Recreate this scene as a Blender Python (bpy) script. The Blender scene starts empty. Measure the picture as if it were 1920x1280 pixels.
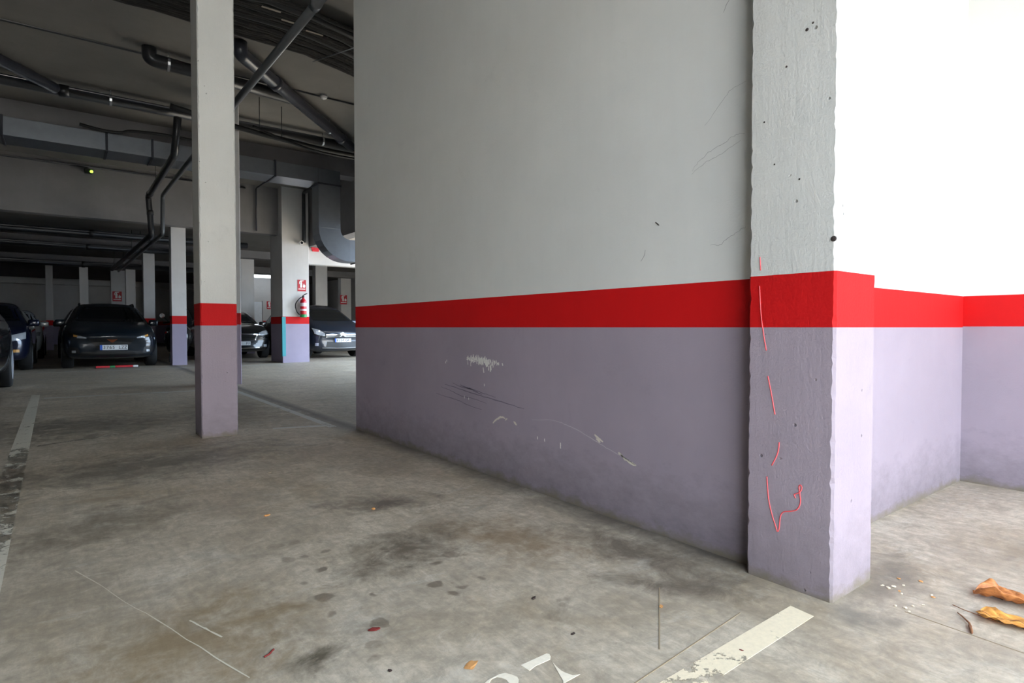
import bpy, bmesh, math, random
from mathutils import Vector, Matrix
from mathutils.bvhtree import BVHTree
PI = math.pi
S = bpy.context.scene
COL = S.collection

# ------------------------------------------------------------------ camera
cd = bpy.data.cameras.new('camera')
cd.sensor_width = 36.0
cd.lens = 1100.0 / 1920.0 * 36.0
cd.clip_start = 0.05
cd.clip_end = 300
cam = bpy.data.objects.new('camera', cd)
cam.location = (0, 0, 0.92)
cam.rotation_euler = (math.radians(90 - 1.38), 0, -math.radians(37.367))
COL.objects.link(cam)
S.camera = cam

# ------------------------------------------------------------------ light and exposure
S.view_settings.view_transform = 'Standard'
S.view_settings.look = 'None'
S.view_settings.exposure = 2.08
S.view_settings.gamma = 1.0
S.view_settings.use_curve_mapping = False
S.cycles.max_bounces = 8
S.cycles.diffuse_bounces = 6
S.cycles.glossy_bounces = 4
S.cycles.sample_clamp_indirect = 6.0
S.cycles.use_denoising = True
S.cycles.use_adaptive_sampling = True
S.cycles.adaptive_threshold = 0.03

w = bpy.data.worlds.new('sky')
S.world = w
w.use_nodes = True
bg = w.node_tree.nodes['Background']
bg.inputs['Color'].default_value = (0.63, 0.80, 1.0, 1)
bg.inputs['Strength'].default_value = 2.4

sd = bpy.data.lights.new('sun', 'SUN')
sd.energy = 9.0
sd.angle = math.radians(0.6)
sd.color = (1.0, 0.94, 0.86)
sun = bpy.data.objects.new('sun', sd)
COL.objects.link(sun)
sun_dir = Vector((0.05, 0.50, 1.0))             # towards the sun: behind the garage, it lights the yard and the added bounce wall opposite
sun.rotation_euler = sun_dir.to_track_quat('Z', 'Y').to_euler()
sun.location = (2, -8, 12)

def portal(name, loc, sx, sy, rot):
    l = bpy.data.lights.new(name, 'AREA')
    l.shape = 'RECTANGLE'; l.size = sx; l.size_y = sy
    l.cycles.is_portal = True
    o = bpy.data.objects.new(name, l)
    o.location = loc; o.rotation_euler = rot
    COL.objects.link(o)
portal('entrance_portal', (1.38, -1.72, 1.8), 5.76, 3.6, (PI/2, 0, 0))
portal('side_portal', (7.03, 12.0, 1.55), 6.8, 3.1, (PI/2, 0, PI/2))

# ------------------------------------------------------------------ materials
def srgb(r, g, b):
    f = lambda c: (c/255.0)/12.92 if c/255.0 <= 0.04045 else ((c/255.0 + 0.055)/1.055)**2.4
    return (f(r), f(g), f(b), 1)

class NT:
    def __init__(s, name):
        m = bpy.data.materials.new(name); m.use_nodes = True
        s.m = m; s.t = m.node_tree; s.b = s.t.nodes['Principled BSDF']
    def n(s, kind, **kw):
        nd = s.t.nodes.new(kind)
        for k, v in kw.items():
            if k in nd.inputs.keys(): nd.inputs[k].default_value = v
            else: setattr(nd, k, v)
        return nd
    def l(s, a, b): s.t.links.new(a, b)
    def coord(s, scale=(1,1,1), loc=(0,0,0)):
        tc = s.n('ShaderNodeTexCoord'); mp = s.n('ShaderNodeMapping')
        mp.inputs['Scale'].default_value = scale; mp.inputs['Location'].default_value = loc
        s.l(tc.outputs['Object'], mp.inputs['Vector']); return mp.outputs['Vector']
    def noise(s, vec, scale, detail=6, rough=0.6, dist=0.0):
        nd = s.n('ShaderNodeTexNoise'); nd.inputs['Scale'].default_value = scale
        nd.inputs['Detail'].default_value = detail; nd.inputs['Roughness'].default_value = rough
        nd.inputs['Distortion'].default_value = dist
        s.l(vec, nd.inputs['Vector']); return nd.outputs['Fac']
    def ramp(s, fac, stops):
        r = s.n('ShaderNodeValToRGB'); e = r.color_ramp.elements
        while len(e) < len(stops): e.new(0.5)
        for i, (p, c) in enumerate(stops):
            e[i].position = p; e[i].color = c if len(c) == 4 else (*c, 1)
        s.l(fac, r.inputs['Fac']); return r.outputs['Color']
    def rng(s, fac, a, b, c=0.0, d=1.0):
        r = s.n('ShaderNodeMapRange'); r.clamp = True
        for k, v in zip(('From Min','From Max','To Min','To Max'), (a, b, c, d)): r.inputs[k].default_value = v
        s.l(fac, r.inputs['Value']); return r.outputs['Result']
    def mix(s, fac, a, b, blend='MIX'):
        m = s.n('ShaderNodeMix', data_type='RGBA', blend_type=blend)
        for sock, v in ((0, fac), (6, a), (7, b)):
            if isinstance(v, (float, int, tuple)): m.inputs[sock].default_value = v
            else: s.l(v, m.inputs[sock])
        return m.outputs[2]
    def math(s, op, a, b=0.0, c=None):
        m = s.n('ShaderNodeMath', operation=op)
        for i, v in enumerate((a, b) if c is None else (a, b, c)):
            if isinstance(v, (float, int)): m.inputs[i].default_value = v
            else: s.l(v, m.inputs[i])
        return m.outputs[0]
    def bump(s, h, strength=0.3, dist=0.01):
        b = s.n('ShaderNodeBump'); b.inputs['Strength'].default_value = strength
        b.inputs['Distance'].default_value = dist
        s.l(h, b.inputs['Height']); s.l(b.outputs['Normal'], s.b.inputs['Normal'])

MATS = {}
def plain(name, col, rough=0.6, metal=0.0, coat=0.0, emit=None, estr=0.0, var=0.12, spec=0.5):
    t = NT(name)
    v = t.coord()
    n = t.noise(v, 9.0, 4)
    dark = tuple(c*(1-var) for c in col[:3]) + (1,)
    lite = tuple(min(1, c*(1+var)) for c in col[:3]) + (1,)
    t.l(t.mix(n, dark, lite), t.b.inputs['Base Color'])
    t.b.inputs['Roughness'].default_value = rough
    t.b.inputs['Metallic'].default_value = metal
    t.b.inputs['Coat Weight'].default_value = coat
    t.b.inputs['Specular IOR Level'].default_value = spec
    if emit:
        t.b.inputs['Emission Color'].default_value = emit
        t.b.inputs['Emission Strength'].default_value = estr
    MATS[name] = t.m
    return t.m

def plaster(name, col, grime=0.25, pits=0.0, base_dirt=0.0, bump=0.25, streak=0.5):
    """painted render / concrete: soft blotches, vertical roller streaks, pinholes, splash dirt along the foot"""
    t = NT(name); v = t.coord()
    big = t.noise(v, 1.3, 5, 0.6)
    vs = t.coord((7, 7, 0.8)); st = t.noise(vs, 2.2, 5, 0.65)
    fine = t.noise(v, 90, 4, 0.7)
    k = 1 - 0.22*grime
    c = t.mix(t.rng(big, 0.35, 0.7), tuple(x*k for x in col[:3]) + (1,), col)
    c = t.mix(t.rng(st, 0.45, 0.75, 0, streak*grime), c, tuple(x*0.86 for x in col[:3]) + (1,))
    smn = t.noise(t.coord((1, 1, 1), (3.1, 7.7, 1.2)), 4.0, 8, 0.72, 0.6)
    c = t.mix(t.rng(smn, 0.60, 0.74, 0, 0.35*grime), c, tuple(x*0.5 for x in col[:3]) + (1,))
    h = t.math('ADD', t.math('MULTIPLY', fine, 0.35), t.math('MULTIPLY', st, 0.5))
    if pits > 0:
        vo = t.n('ShaderNodeTexVoronoi'); vo.inputs['Scale'].default_value = 15
        t.l(t.coord((1, 1, 1), (0.3, 0.7, 0.1)), vo.inputs['Vector'])
        sel = t.noise(t.coord((1, 1, 1), (9, 2, 5)), 6.0, 3)
        hole = t.math('MULTIPLY', t.rng(vo.outputs['Distance'], 0.10, 0.05), t.rng(sel, 0.52, 0.60))
        c = t.mix(t.math('MULTIPLY', hole, pits), c, tuple(x*0.35 for x in col[:3]) + (1,))
        h = t.math('SUBTRACT', h, t.math('MULTIPLY', hole, 2.0))
    if base_dirt > 0:
        sx = t.n('ShaderNodeSeparateXYZ'); t.l(v, sx.inputs[0])
        dn = t.noise(t.coord((3, 3, 5)), 3.0, 8, 0.7)
        lim = t.math('ADD', sx.outputs['Z'], t.math('MULTIPLY', t.math('SUBTRACT', dn, 0.5), -0.55))
        d = t.rng(lim, 0.30, -0.05, 0, base_dirt)
        c = t.mix(d, c, srgb(88, 84, 88))
        d2 = t.rng(t.math('ADD', sx.outputs['Z'], t.math('MULTIPLY', t.math('SUBTRACT', dn, 0.5), -0.12)), 0.045, 0.0, 0, 0.85)
        c = t.mix(d2, c, srgb(120, 112, 96))
    t.l(c, t.b.inputs['Base Color'])
    t.b.inputs['Roughness'].default_value = 0.72
    t.b.inputs['Specular IOR Level'].default_value = 0.3
    t.bump(h, bump, 0.012)
    MATS[name] = t.m
    return t.m

WHITE = srgb(222, 223, 221)
LAV = srgb(164, 153, 167)
RED = srgb(205, 12, 16)
plaster('wall_white', WHITE, 0.35)
plaster('wall_lavender', LAV, 0.6, base_dirt=0.55)
plaster('wall_red', RED, 0.35, bump=0.15)
plaster('pillar_white', srgb(214, 214, 211), 0.45, pits=0.9, bump=0.5)
plaster('pillar_lavender', srgb(166, 154, 166), 0.7, pits=0.7, base_dirt=0.4, bump=0.5)
plaster('pillar_red', RED, 0.5, pits=0.5, bump=0.4)
plaster('far_white', srgb(214, 212, 210), 0.5)
plaster('far_lavender', srgb(166, 156, 176), 0.5)
plaster('far_red', srgb(205, 22, 26), 0.3)
plaster('ceiling_paint', srgb(128, 125, 121), 0.8)
plaster('beam_paint', srgb(138, 136, 137), 0.8)
plain('pipe_black', srgb(38, 39, 42), 0.35)
plain('pipe_dark', srgb(52, 54, 62), 0.3)
plain('pipe_grey', srgb(92, 94, 96), 0.35, 0.4)
plain('galvanised', srgb(150, 156, 164), 0.32, 0.85)
plain('cable_black', srgb(24, 24, 25), 0.6)
plain('bracket_steel', srgb(190, 192, 196), 0.3, 0.9)
plain('rubber', srgb(22, 22, 23), 0.8)
plain('alloy', srgb(196, 202, 210), 0.3, 0.45)
plain('chrome', srgb(225, 228, 232), 0.12, 1.0)
plain('car_glass', srgb(14, 17, 20), 0.06, 0, 0.6)
plain('black_trim', srgb(14, 14, 15), 0.45)
plain('plate_white', srgb(225, 228, 232), 0.4)
plain('plate_blue', srgb(30, 90, 190), 0.4)
plain('plate_ink', srgb(16, 16, 20), 0.5)
plain('lamp_lens', srgb(205, 212, 220), 0.12, 0.5, 0.8)
plain('lamp_amber', srgb(224, 166, 90), 0.2, 0.1, 0.6)
plain('copper_emblem', srgb(168, 96, 66), 0.3, 0.8)
plain('extinguisher_red', srgb(205, 30, 48), 0.3, 0, 0.4)
plain('extinguisher_green', srgb(30, 150, 80), 0.4)
plain('label_pale', srgb(232, 215, 222), 0.5)
plain('teal_guard', srgb(62, 158, 168), 0.5)
plain('sign_red', srgb(190, 40, 52), 0.5)
plain('sign_white', srgb(240, 238, 236), 0.5)
plain('marker_pink', srgb(255, 100, 106), 0.5, var=0.03)
plain('crack_dark', srgb(128, 128, 132), 0.9)
plain('scuff_dark', srgb(118, 110, 126), 0.9)
plain('chip_white', srgb(228, 226, 222), 0.7)
plain('scratch_lilac', srgb(180, 170, 182), 0.8)
plain('chip_pale', srgb(210, 203, 192), 0.7)
plain('pit_dark', srgb(60, 52, 50), 0.9)
plain('door_white', srgb(225, 230, 236), 0.5)
plain('tube_glow', srgb(240, 245, 255), 0.5, emit=(0.82, 0.91, 1, 1), estr=2.5)
plain('led_green', srgb(150, 220, 40), 0.4, emit=(0.45, 1, 0.08, 1), estr=0.55)
plain('siren_red', srgb(215, 36, 52), 0.35)
plain('grey_plastic', srgb(150, 150, 152), 0.5)
plain('blue_sticker', srgb(40, 110, 215), 0.5)
plain('twig_brown', srgb(128, 84, 52), 0.8)
plain('bit_dark', srgb(52, 38, 34), 0.8)
plain('bit_red', srgb(112, 34, 30), 0.8)
plain('bit_orange', srgb(206, 150, 92), 0.8)
plain('bit_pale', srgb(226, 214, 190), 0.8)

def floor_material():
    t = NT('floor_concrete'); v = t.coord()
    vx = t.coord((1, 1, 0))
    big = t.noise(vx, 0.55, 6, 0.62, 0.4)
    mid = t.noise(vx, 2.3, 9, 0.68, 0.8)
    fin = t.noise(vx, 26, 8, 0.72)
    gr = t.noise(vx, 160, 3, 0.6)
    c = t.ramp(mid, [(0.22, srgb(156, 141, 119)), (0.42, srgb(200, 185, 162)), (0.57, srgb(221, 207, 185)), (0.76, srgb(238, 227, 208))])
    c = t.mix(t.rng(big, 0.38, 0.66, 0.0, 0.5), c, srgb(160, 149, 134))
    brn = t.noise(t.coord((1, 1, 0), (4.2, 1.3, 0)), 1.1, 6, 0.65, 1.0)
    c = t.mix(t.rng(brn, 0.52, 0.72, 0, 0.55), c, srgb(160, 136, 98))
    wht = t.noise(t.coord((0.7, 1.6, 0), (1.2, 8.1, 0)), 2.6, 10, 0.75, 0.9)
    c = t.mix(t.rng(wht, 0.54, 0.72, 0, 0.55), c, srgb(218, 216, 206))
    c = t.mix(t.rng(fin, 0.35, 0.7, 0.45, 0.0), c, srgb(112, 104, 93))
    # polished streaks along the driving direction
    stv = t.coord((5.0, 0.9, 0), (2, 2, 0)); stn = t.noise(stv, 2.0, 8, 0.7, 0.5)
    c = t.mix(t.rng(stn, 0.55, 0.8, 0, 0.35), c, srgb(122, 114, 103))
    m2 = t.noise(t.coord((1, 1, 0), (6.1, 3.3, 0)), 8.0, 8, 0.8, 1.2)
    c = t.mix(t.rng(m2, 0.38, 0.54, 0.42, 0.0), c, srgb(128, 119, 106))
    c = t.mix(t.rng(m2, 0.56, 0.72, 0.0, 0.45), c, srgb(216, 210, 198))
    m3 = t.noise(t.coord((26, 5, 0), (1.7, 0.4, 0)), 1.0, 10, 0.78, 0.8)
    c = t.mix(t.rng(m3, 0.40, 0.58, 0.28, 0.0), c, srgb(120, 112, 100))
    gv = t.noise(t.coord((1, 1, 0), (2.2, 2.9, 0)), 48.0, 6, 0.8)
    c = t.mix(t.rng(gv, 0.60, 0.70, 0.0, 0.55), c, srgb(102, 94, 84))
    sep = t.n('ShaderNodeSeparateXYZ'); t.l(v, sep.inputs[0])
    def blob(x, y, rx, ry, rot=0.0, edge=0.9, wob=1.5, nscale=6.0):
        cs, sn = math.cos(rot), math.sin(rot)
        dx = t.math('SUBTRACT', sep.outputs['X'], x); dy = t.math('SUBTRACT', sep.outputs['Y'], y)
        ux = t.math('DIVIDE', t.math('ADD', t.math('MULTIPLY', dx, cs), t.math('MULTIPLY', dy, sn)), rx)
        uy = t.math('DIVIDE', t.math('ADD', t.math('MULTIPLY', dx, -sn), t.math('MULTIPLY', dy, cs)), ry)
        d = t.math('SQRT', t.math('ADD', t.math('MULTIPLY', ux, ux), t.math('MULTIPLY', uy, uy)))
        nz = t.noise(t.coord((1, 1, 0), (x*3, y*5, 0)), nscale, 6, 0.74, 0.5)
        d = t.math('ADD', d, t.math('MULTIPLY', t.math('SUBTRACT', nz, 0.5), wob*2))
        return t.rng(d, 1.0, 1.0 - edge)
    OIL = srgb(92, 81, 68)
    # oil drips under the parked engine: many small rounded spots inside one area
    area = blob(0.95, 1.95, 0.62, 0.75, 0.3, 0.6, 0.7, 3.0)
    vo = t.n('ShaderNodeTexVoronoi'); vo.inputs['Scale'].default_value = 11.0
    vd = t.n('ShaderNodeVectorMath', operation='ADD')
    nz = t.n('ShaderNodeTexNoise'); nz.inputs['Scale'].default_value = 14; t.l(vx, nz.inputs['Vector'])
    sc = t.n('ShaderNodeVectorMath', operation='SCALE'); sc.inputs['Scale'].default_value = 0.06
    t.l(nz.outputs['Color'], sc.inputs[0]); t.l(vx, vd.inputs[0]); t.l(sc.outputs[0], vd.inputs[1])
    t.l(vd.outputs[0], vo.inputs['Vector'])
    rs = t.n('ShaderNodeSeparateColor'); t.l(vo.outputs['Color'], rs.inputs[0])
    rad = t.rng(rs.outputs[0], 0.35, 1.0, 0.0, 0.42)
    spot = t.rng(t.math('SUBTRACT', vo.outputs['Distance'], rad), 0.05, -0.05)
    c = t.mix(t.math('MULTIPLY', t.math('MULTIPLY', spot, area), 0.75), c, OIL)
    for x, y, rx, ry, rot, k, col in (
        (1.12, 2.18, 0.34, 0.20, 0.2, 0.62, OIL), (1.30, 2.86, 0.26, 0.16, -0.5, 0.62, srgb(98, 88, 80)),
        (1.55, 2.00, 0.22, 0.40, 0.3, 0.45, srgb(120, 96, 66)), (0.55, 1.62, 0.10, 0.07, 0.2, 0.8, srgb(92, 84, 70)),
        (0.30, 1.90, 0.36, 0.30, 0.4, 0.45, srgb(122, 100, 66)), (1.70, 1.30, 0.30, 0.08, -1.0, 0.6, OIL),
        (1.86, 1.55, 0.16, 0.40, 0.1, 0.55, OIL), (2.35, 0.86, 0.35, 0.12, 0.2, 0.55, srgb(118, 110, 98)),
        (2.00, 0.80, 0.10, 0.10, 0.5, 0.55, srgb(122, 116, 106)), (0.10, 3.30, 0.50, 0.30, 0.7, 0.4, OIL),
        (0.5, 4.6, 1.0, 0.5, 0.2, 0.5, srgb(88, 82, 74)), (0.1, 6.8, 1.2, 0.9, 0.1, 0.45, srgb(80, 74, 66)),
        (1.5, 7.2, 0.5, 1.4, 0.1, 0.4, OIL)):
        c = t.mix(t.math('MULTIPLY', blob(x, y, rx*1.15, ry*1.15, rot), min(1.0, k*1.45)), c, col)
    # darker strip with a noisy edge along the foot of the long wall
    edge = t.rng(t.math('ADD', t.math('SUBTRACT', 2.09, sep.outputs['X']), t.math('MULTIPLY', t.math('SUBTRACT', mid, 0.5), 0.25)), 0.16, 0.0, 0, 0.75)
    inside = t.math('MULTIPLY', t.rng(sep.outputs['Y'], 1.1, 1.25), t.rng(sep.outputs['X'], 2.2, 2.1))
    c = t.mix(t.math('MULTIPLY', edge, inside), c, srgb(70, 66, 64))
    t.l(c, t.b.inputs['Base Color'])
    t.l(t.rng(mid, 0.3, 0.7, 0.42, 0.68), t.b.inputs['Roughness'])
    t.b.inputs['Specular IOR Level'].default_value = 0.4
    t.bump(t.math('ADD', t.math('MULTIPLY', fin, 0.6), t.math('MULTIPLY', gr, 0.3)), 0.22, 0.006)
    MATS['floor_concrete'] = t.m
floor_material()

def worn_paint(name, col, amount, patch=7.0, zone=None):
    """zone = (axis, from, to): only there is the paint flaking"""
    t = NT(name); v = t.coord((1, 1, 0))
    n = t.noise(v, patch, 9, 0.72, 0.6); f = t.noise(v, 60, 5, 0.7)
    c = t.mix(t.rng(f, 0.4, 0.75, 0, 0.5), col, tuple(x*0.75 for x in col[:3]) + (1,))
    t.l(c, t.b.inputs['Base Color'])
    t.b.inputs['Roughness'].default_value = 0.6
    h = t.math('ADD', n, t.math('MULTIPLY', t.math('SUBTRACT', f, 0.5), 0.25))
    if zone:
        sp = t.n('ShaderNodeSeparateXYZ'); t.l(t.coord(), sp.inputs[0]); ax = sp.outputs[zone[0]]
        mid, half = (zone[1]+zone[2])/2, (zone[2]-zone[1])/2
        d = t.math('ABSOLUTE', t.math('SUBTRACT', ax, mid))
        h = t.math('SUBTRACT', h, t.rng(d, half*0.75, half*1.15, 0.0, 0.17))
    t.l(t.rng(h, amount, amount - 0.04), t.b.inputs['Alpha'])
    MATS[name] = t.m
worn_paint('line_paint_worn', srgb(206, 200, 184), 0.48, 9.0, ('Y', 3.1, 5.8))
worn_paint('line_paint', srgb(232, 217, 188), 0.52, 14.0, ('X', 0.6, 1.5))
worn_paint('line_paint_far', srgb(190, 188, 182), 0.62, 4.0)
worn_paint('line_paint_faint', srgb(190, 184, 170), 0.50, 5.0)
worn_paint('digit_paint', srgb(240, 230, 210), 0.80, 12.0)

def rough_bundle():
    t = NT('bundle_rough'); v = t.coord((3.0, 40, 40)); n = t.noise(v, 2.5, 6, 0.7)
    t.l(t.ramp(n, [(0.35, srgb(12, 11, 11)), (0.55, srgb(40, 38, 37)), (0.72, srgb(84, 80, 74)), (0.85, srgb(130, 122, 110))]), t.b.inputs['Base Color'])
    t.b.inputs['Roughness'].default_value = 0.9
    t.bump(n, 0.8, 0.02); MATS['bundle_rough'] = t.m
rough_bundle()

def leaf_material(name, a, b):
    t = NT(name); v = t.coord((40, 8, 40)); n = t.noise(v, 2.0, 6, 0.65, 0.5)
    s = t.noise(t.coord(), 45, 5, 0.65)
    c = t.ramp(n, [(0.3, b), (0.62, a)])
    c = t.mix(t.rng(s, 0.58, 0.72, 0, 0.6), c, srgb(92, 52, 22))
    t.l(c, t.b.inputs['Base Color']); t.b.inputs['Roughness'].default_value = 0.55
    t.bump(n, 0.5, 0.004); MATS[name] = t.m
leaf_material('leaf_rust', srgb(206, 134, 74), srgb(150, 84, 40))
leaf_material('leaf_gold', srgb(226, 164, 78), srgb(186, 118, 46))

# ------------------------------------------------------------------ helpers
def link(name, bm, mat, parent=None, smooth=False):
    me = bpy.data.meshes.new(name)
    bmesh.ops.recalc_face_normals(bm, faces=bm.faces[:])
    bm.to_mesh(me); bm.free()
    if smooth:
        for p in me.polygons: p.use_smooth = True
    o = bpy.data.objects.new(name, me)
    me.materials.append(MATS[mat] if isinstance(mat, str) else mat)
    COL.objects.link(o)
    if parent: o.parent = parent
    return o

def empty(name, loc, rz=0.0):
    o = bpy.data.objects.new(name, None); COL.objects.link(o)
    o.location = loc; o.rotation_euler = (0, 0, rz); o.empty_display_size = 0.1
    return o

def tag(o, label=None, cat=None, group=None, kind=None):
    for k, v in (('label', label), ('category', cat), ('group', group), ('kind', kind)):
        if v: o[k] = v
    return o

def struct(o, label=None, cat=None):
    return tag(o, label, cat, None, 'structure')

def box(bm, x0, x1, y0, y1, z0, z1, bev=0.0):
    vs = [bm.verts.new((x, y, z)) for x in (x0, x1) for y in (y0, y1) for z in (z0, z1)]
    fs = [bm.faces.new([vs[i] for i in q]) for q in ((0,1,3,2),(4,6,7,5),(0,4,5,1),(2,3,7,6),(0,2,6,4),(1,5,7,3))]
    if bev > 0:
        es = list({e for f in fs for e in f.edges})
        bmesh.ops.bevel(bm, geom=es, offset=bev, segments=2, affect='EDGES', profile=0.5)
    return bm

def boxobj(name, mat, parent, x0, x1, y0, y1, z0, z1, bev=0.0):
    return link(name, box(bmesh.new(), x0, x1, y0, y1, z0, z1, bev), mat, parent)

def tube(bm, pts, r, n=10, caps=True, radii=None):
    pts = [Vector(p) for p in pts]; rings = []; prev = None
    for i, p in enumerate(pts):
        d = (pts[min(i+1, len(pts)-1)] - pts[max(i-1, 0)]).normalized()
        if prev is None:
            a = d.orthogonal().normalized()
        else:
            a = (prev - d*prev.dot(d))
            a = a.normalized() if a.length > 1e-6 else d.orthogonal().normalized()
        prev = a; b = d.cross(a)
        rr = radii[i] if radii else r
        rings.append([bm.verts.new(p + (a*math.cos(2*PI*k/n) + b*math.sin(2*PI*k/n))*rr) for k in range(n)])
    for i in range(len(rings)-1):
        for k in range(n):
            bm.faces.new((rings[i][k], rings[i][(k+1) % n], rings[i+1][(k+1) % n], rings[i+1][k]))
    if caps:
        bm.faces.new(rings[0][::-1]); bm.faces.new(rings[-1])
    return bm

def round_path(pts, rad, seg=5):
    """replace each inner corner by a small arc"""
    P = [Vector(p) for p in pts]; out = [P[0]]
    for i in range(1, len(P)-1):
        a = (P[i-1]-P[i]); b = (P[i+1]-P[i]); r = min(rad, a.length*0.45, b.length*0.45)
        p0 = P[i] + a.normalized()*r; p2 = P[i] + b.normalized()*r
        for k in range(seg+1):
            u = k/seg; out.append(p0*(1-u)**2 + P[i]*2*u*(1-u) + p2*u*u)
    out.append(P[-1]); return out

def smooth_path(pts, n=8):
    P = [Vector(p) for p in pts]; out = []
    for i in range(len(P)-1):
        p0 = P[max(i-1, 0)]; p1 = P[i]; p2 = P[i+1]; p3 = P[min(i+2, len(P)-1)]
        for k in range(n):
            u = k/n
            out.append(0.5*((2*p1) + (p2-p0)*u + (2*p0-5*p1+4*p2-p3)*u*u + (3*p1-p0-3*p2+p3)*u**3))
    out.append(P[-1]); return out

def tubeobj(name, mat, parent, pts, r, n=10, radii=None):
    return link(name, tube(bmesh.new(), pts, r, n, True, radii), mat, parent, True)

def lathe(bm, prof, n=24, ax='z', c=(0,0,0)):
    c = Vector(c); rings = []
    for r, h in prof:
        ring = []
        for k in range(n):
            a = 2*PI*k/n; u, v = r*math.cos(a), r*math.sin(a)
            ring.append(bm.verts.new(c + Vector({'z': (u, v, h), 'x': (h, u, v), 'y': (u, h, v)}[ax])))
        rings.append(ring)
    for i in range(len(rings)-1):
        for k in range(n):
            bm.faces.new((rings[i][k], rings[i][(k+1) % n], rings[i+1][(k+1) % n], rings[i+1][k]))
    bm.faces.new(rings[0][::-1]); bm.faces.new(rings[-1])
    return bm

def prism(bm, poly, f0, f1):
    """extrude a 2D polygon between the two maps f0(p), f1(p)"""
    a = [bm.verts.new(f0(p)) for p in poly]; b = [bm.verts.new(f1(p)) for p in poly]; n = len(poly)
    bm.faces.new(a); bm.faces.new(b[::-1])
    for i in range(n): bm.faces.new((a[i], b[i], b[(i+1) % n], a[(i+1) % n]))
    return bm

def text_mesh(name, txt, size, mat, parent, loc, rot, squeeze=1.0):
    cu = bpy.data.curves.new(name, 'FONT'); cu.body = txt; cu.size = size
    cu.align_x = 'CENTER'; cu.align_y = 'CENTER'; cu.extrude = 0.0015
    tmp = bpy.data.objects.new('tmp', cu); COL.objects.link(tmp)
    bpy.context.view_layer.update()
    me = bpy.data.meshes.new_from_object(tmp.evaluated_get(bpy.context.evaluated_depsgraph_get()))
    bpy.data.objects.remove(tmp); bpy.data.curves.remove(cu)
    for v in me.vertices: v.co.x *= squeeze
    me.materials.clear(); me.materials.append(MATS[mat])
    o = bpy.data.objects.new(name, me); COL.objects.link(o)
    o.parent = parent; o.location = loc; o.rotation_euler = rot
    return o

# ------------------------------------------------------------------ setting: floor, ceilings, walls
ZH, ZL = 4.55, 3.55          # high front ceiling, lower rear ceiling
fl = boxobj('floor', 'floor_concrete', None, -12, 12, -2.0, 42, -0.2, 0.0); struct(fl)
yard = plain('yard_paving', srgb(150, 147, 141), 0.8)
plain('yard_asphalt', srgb(96, 102, 112), 0.9)
plain('bounce_wall_render', srgb(220, 216, 208), 0.8)
struct(boxobj('wall_bounce', 'bounce_wall_render', None, -14, 18, -9.6, -9.2, 0, 5.5))  # unseen sunlit wall, added to bounce warm light in through the entrance
struct(boxobj('floor_yard', 'yard_paving', None, -25, 30, -30, -2.0, -0.2, -0.01))
struct(boxobj('floor_side_yard', 'yard_asphalt', None, 12, 40, -2.0, 42, -0.2, -0.01))
struct(boxobj('ceiling', 'ceiling_paint', None, -12, 7.2, -2.0, 16.0, ZH, ZH+0.25))
struct(boxobj('ceiling_rear', 'ceiling_paint', None, -12, 12, 16.3, 42, ZL, ZL+0.25))
struct(boxobj('wall_left', 'far_white', None, -12.3, -12, -2.0, 42, 0, ZH))

def dado_wall(name, mats, x0, x1, y0, y1, z1, b0=0.92, b1=1.105, z0=0.0):
    o = boxobj(name, mats[0], None, x0, x1, y0, y1, b1, z1); struct(o)
    boxobj('red_stripe', mats[1], o, x0, x1, y0, y1, b0, b1)
    boxobj('lavender_dado', mats[2], o, x0, x1, y0, y1, z0, b0)
    return o
WM = ('wall_white', 'wall_red', 'wall_lavender'); FM = ('far_white', 'far_red', 'far_lavender')
wall_main = dado_wall('wall_right', WM, 2.09, 6.0, 1.15, 5.06, ZH)
wall_niche = dado_wall('wall_niche', WM, 4.26, 6.0, -2.0, 1.15, ZH, 0.925, 1.105)
dado_wall('wall_back', FM, -12, 12, 40, 40.3, ZL, 1.05, 1.25)
# entrance front behind the photographer: solid on the left, lintel above the opening
dado_wall('wall_front', FM, -12, -1.5, -2.0, -1.7, ZH)
struct(boxobj('wall_front_lintel', 'far_white', None, -1.5, 4.26, -2.0, -1.7, 3.60, ZH))
# right outer wall with the hidden side entrance
struct(boxobj('wall_far_right', 'far_white', None, 7.05, 7.2, 5.06, 8.6, 0, ZH))
struct(boxobj('wall_far_right_lintel', 'far_white', None, 7.05, 7.2, 8.6, 15.4, 3.10, ZH))
struct(boxobj('wall_far_right_end', 'far_white', None, 7.05, 7.2, 15.4, 15.85, 0, ZH))
struct(boxobj('wall_rear_right', 'far_white', None, 12, 12.2, 16.0, 42, 0, ZL))
struct(boxobj('wall_block_rear', 'far_white', None, 6.0, 7.2, 4.8, 5.06, 0, ZH))
# step between the two ceiling heights, and the doorway lintel right of the extinguisher pillar
struct(boxobj('wall_step', 'beam_paint', None, -12, 5.16, 15.98, 16.28, 3.34, ZH))
struct(boxobj('wall_step_lintel', 'far_white', None, 5.19, 12.0, 15.85, 16.15, 2.62, ZH))
struct(boxobj('trim_1', 'beam_paint', None, -12, 5.2, 12.35, 12.75, 4.20, ZH))             # downstand beam above the duct
struct(boxobj('trim_2', 'beam_paint', None, 5.22, 5.55, 8.0, 15.85, 3.06, ZH))           # beam running into the depth
struct(boxobj('trim_3', 'beam_paint', None, -12, 12, 21.5, 21.95, 3.30, ZL))
struct(boxobj('trim_4', 'beam_paint', None, -12, 12, 27.0, 27.4, 3.28, ZL))
struct(boxobj('trim_5', 'far_white', None, -12, 12, 38.6, 39.0, 3.15, 3.4))

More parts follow.
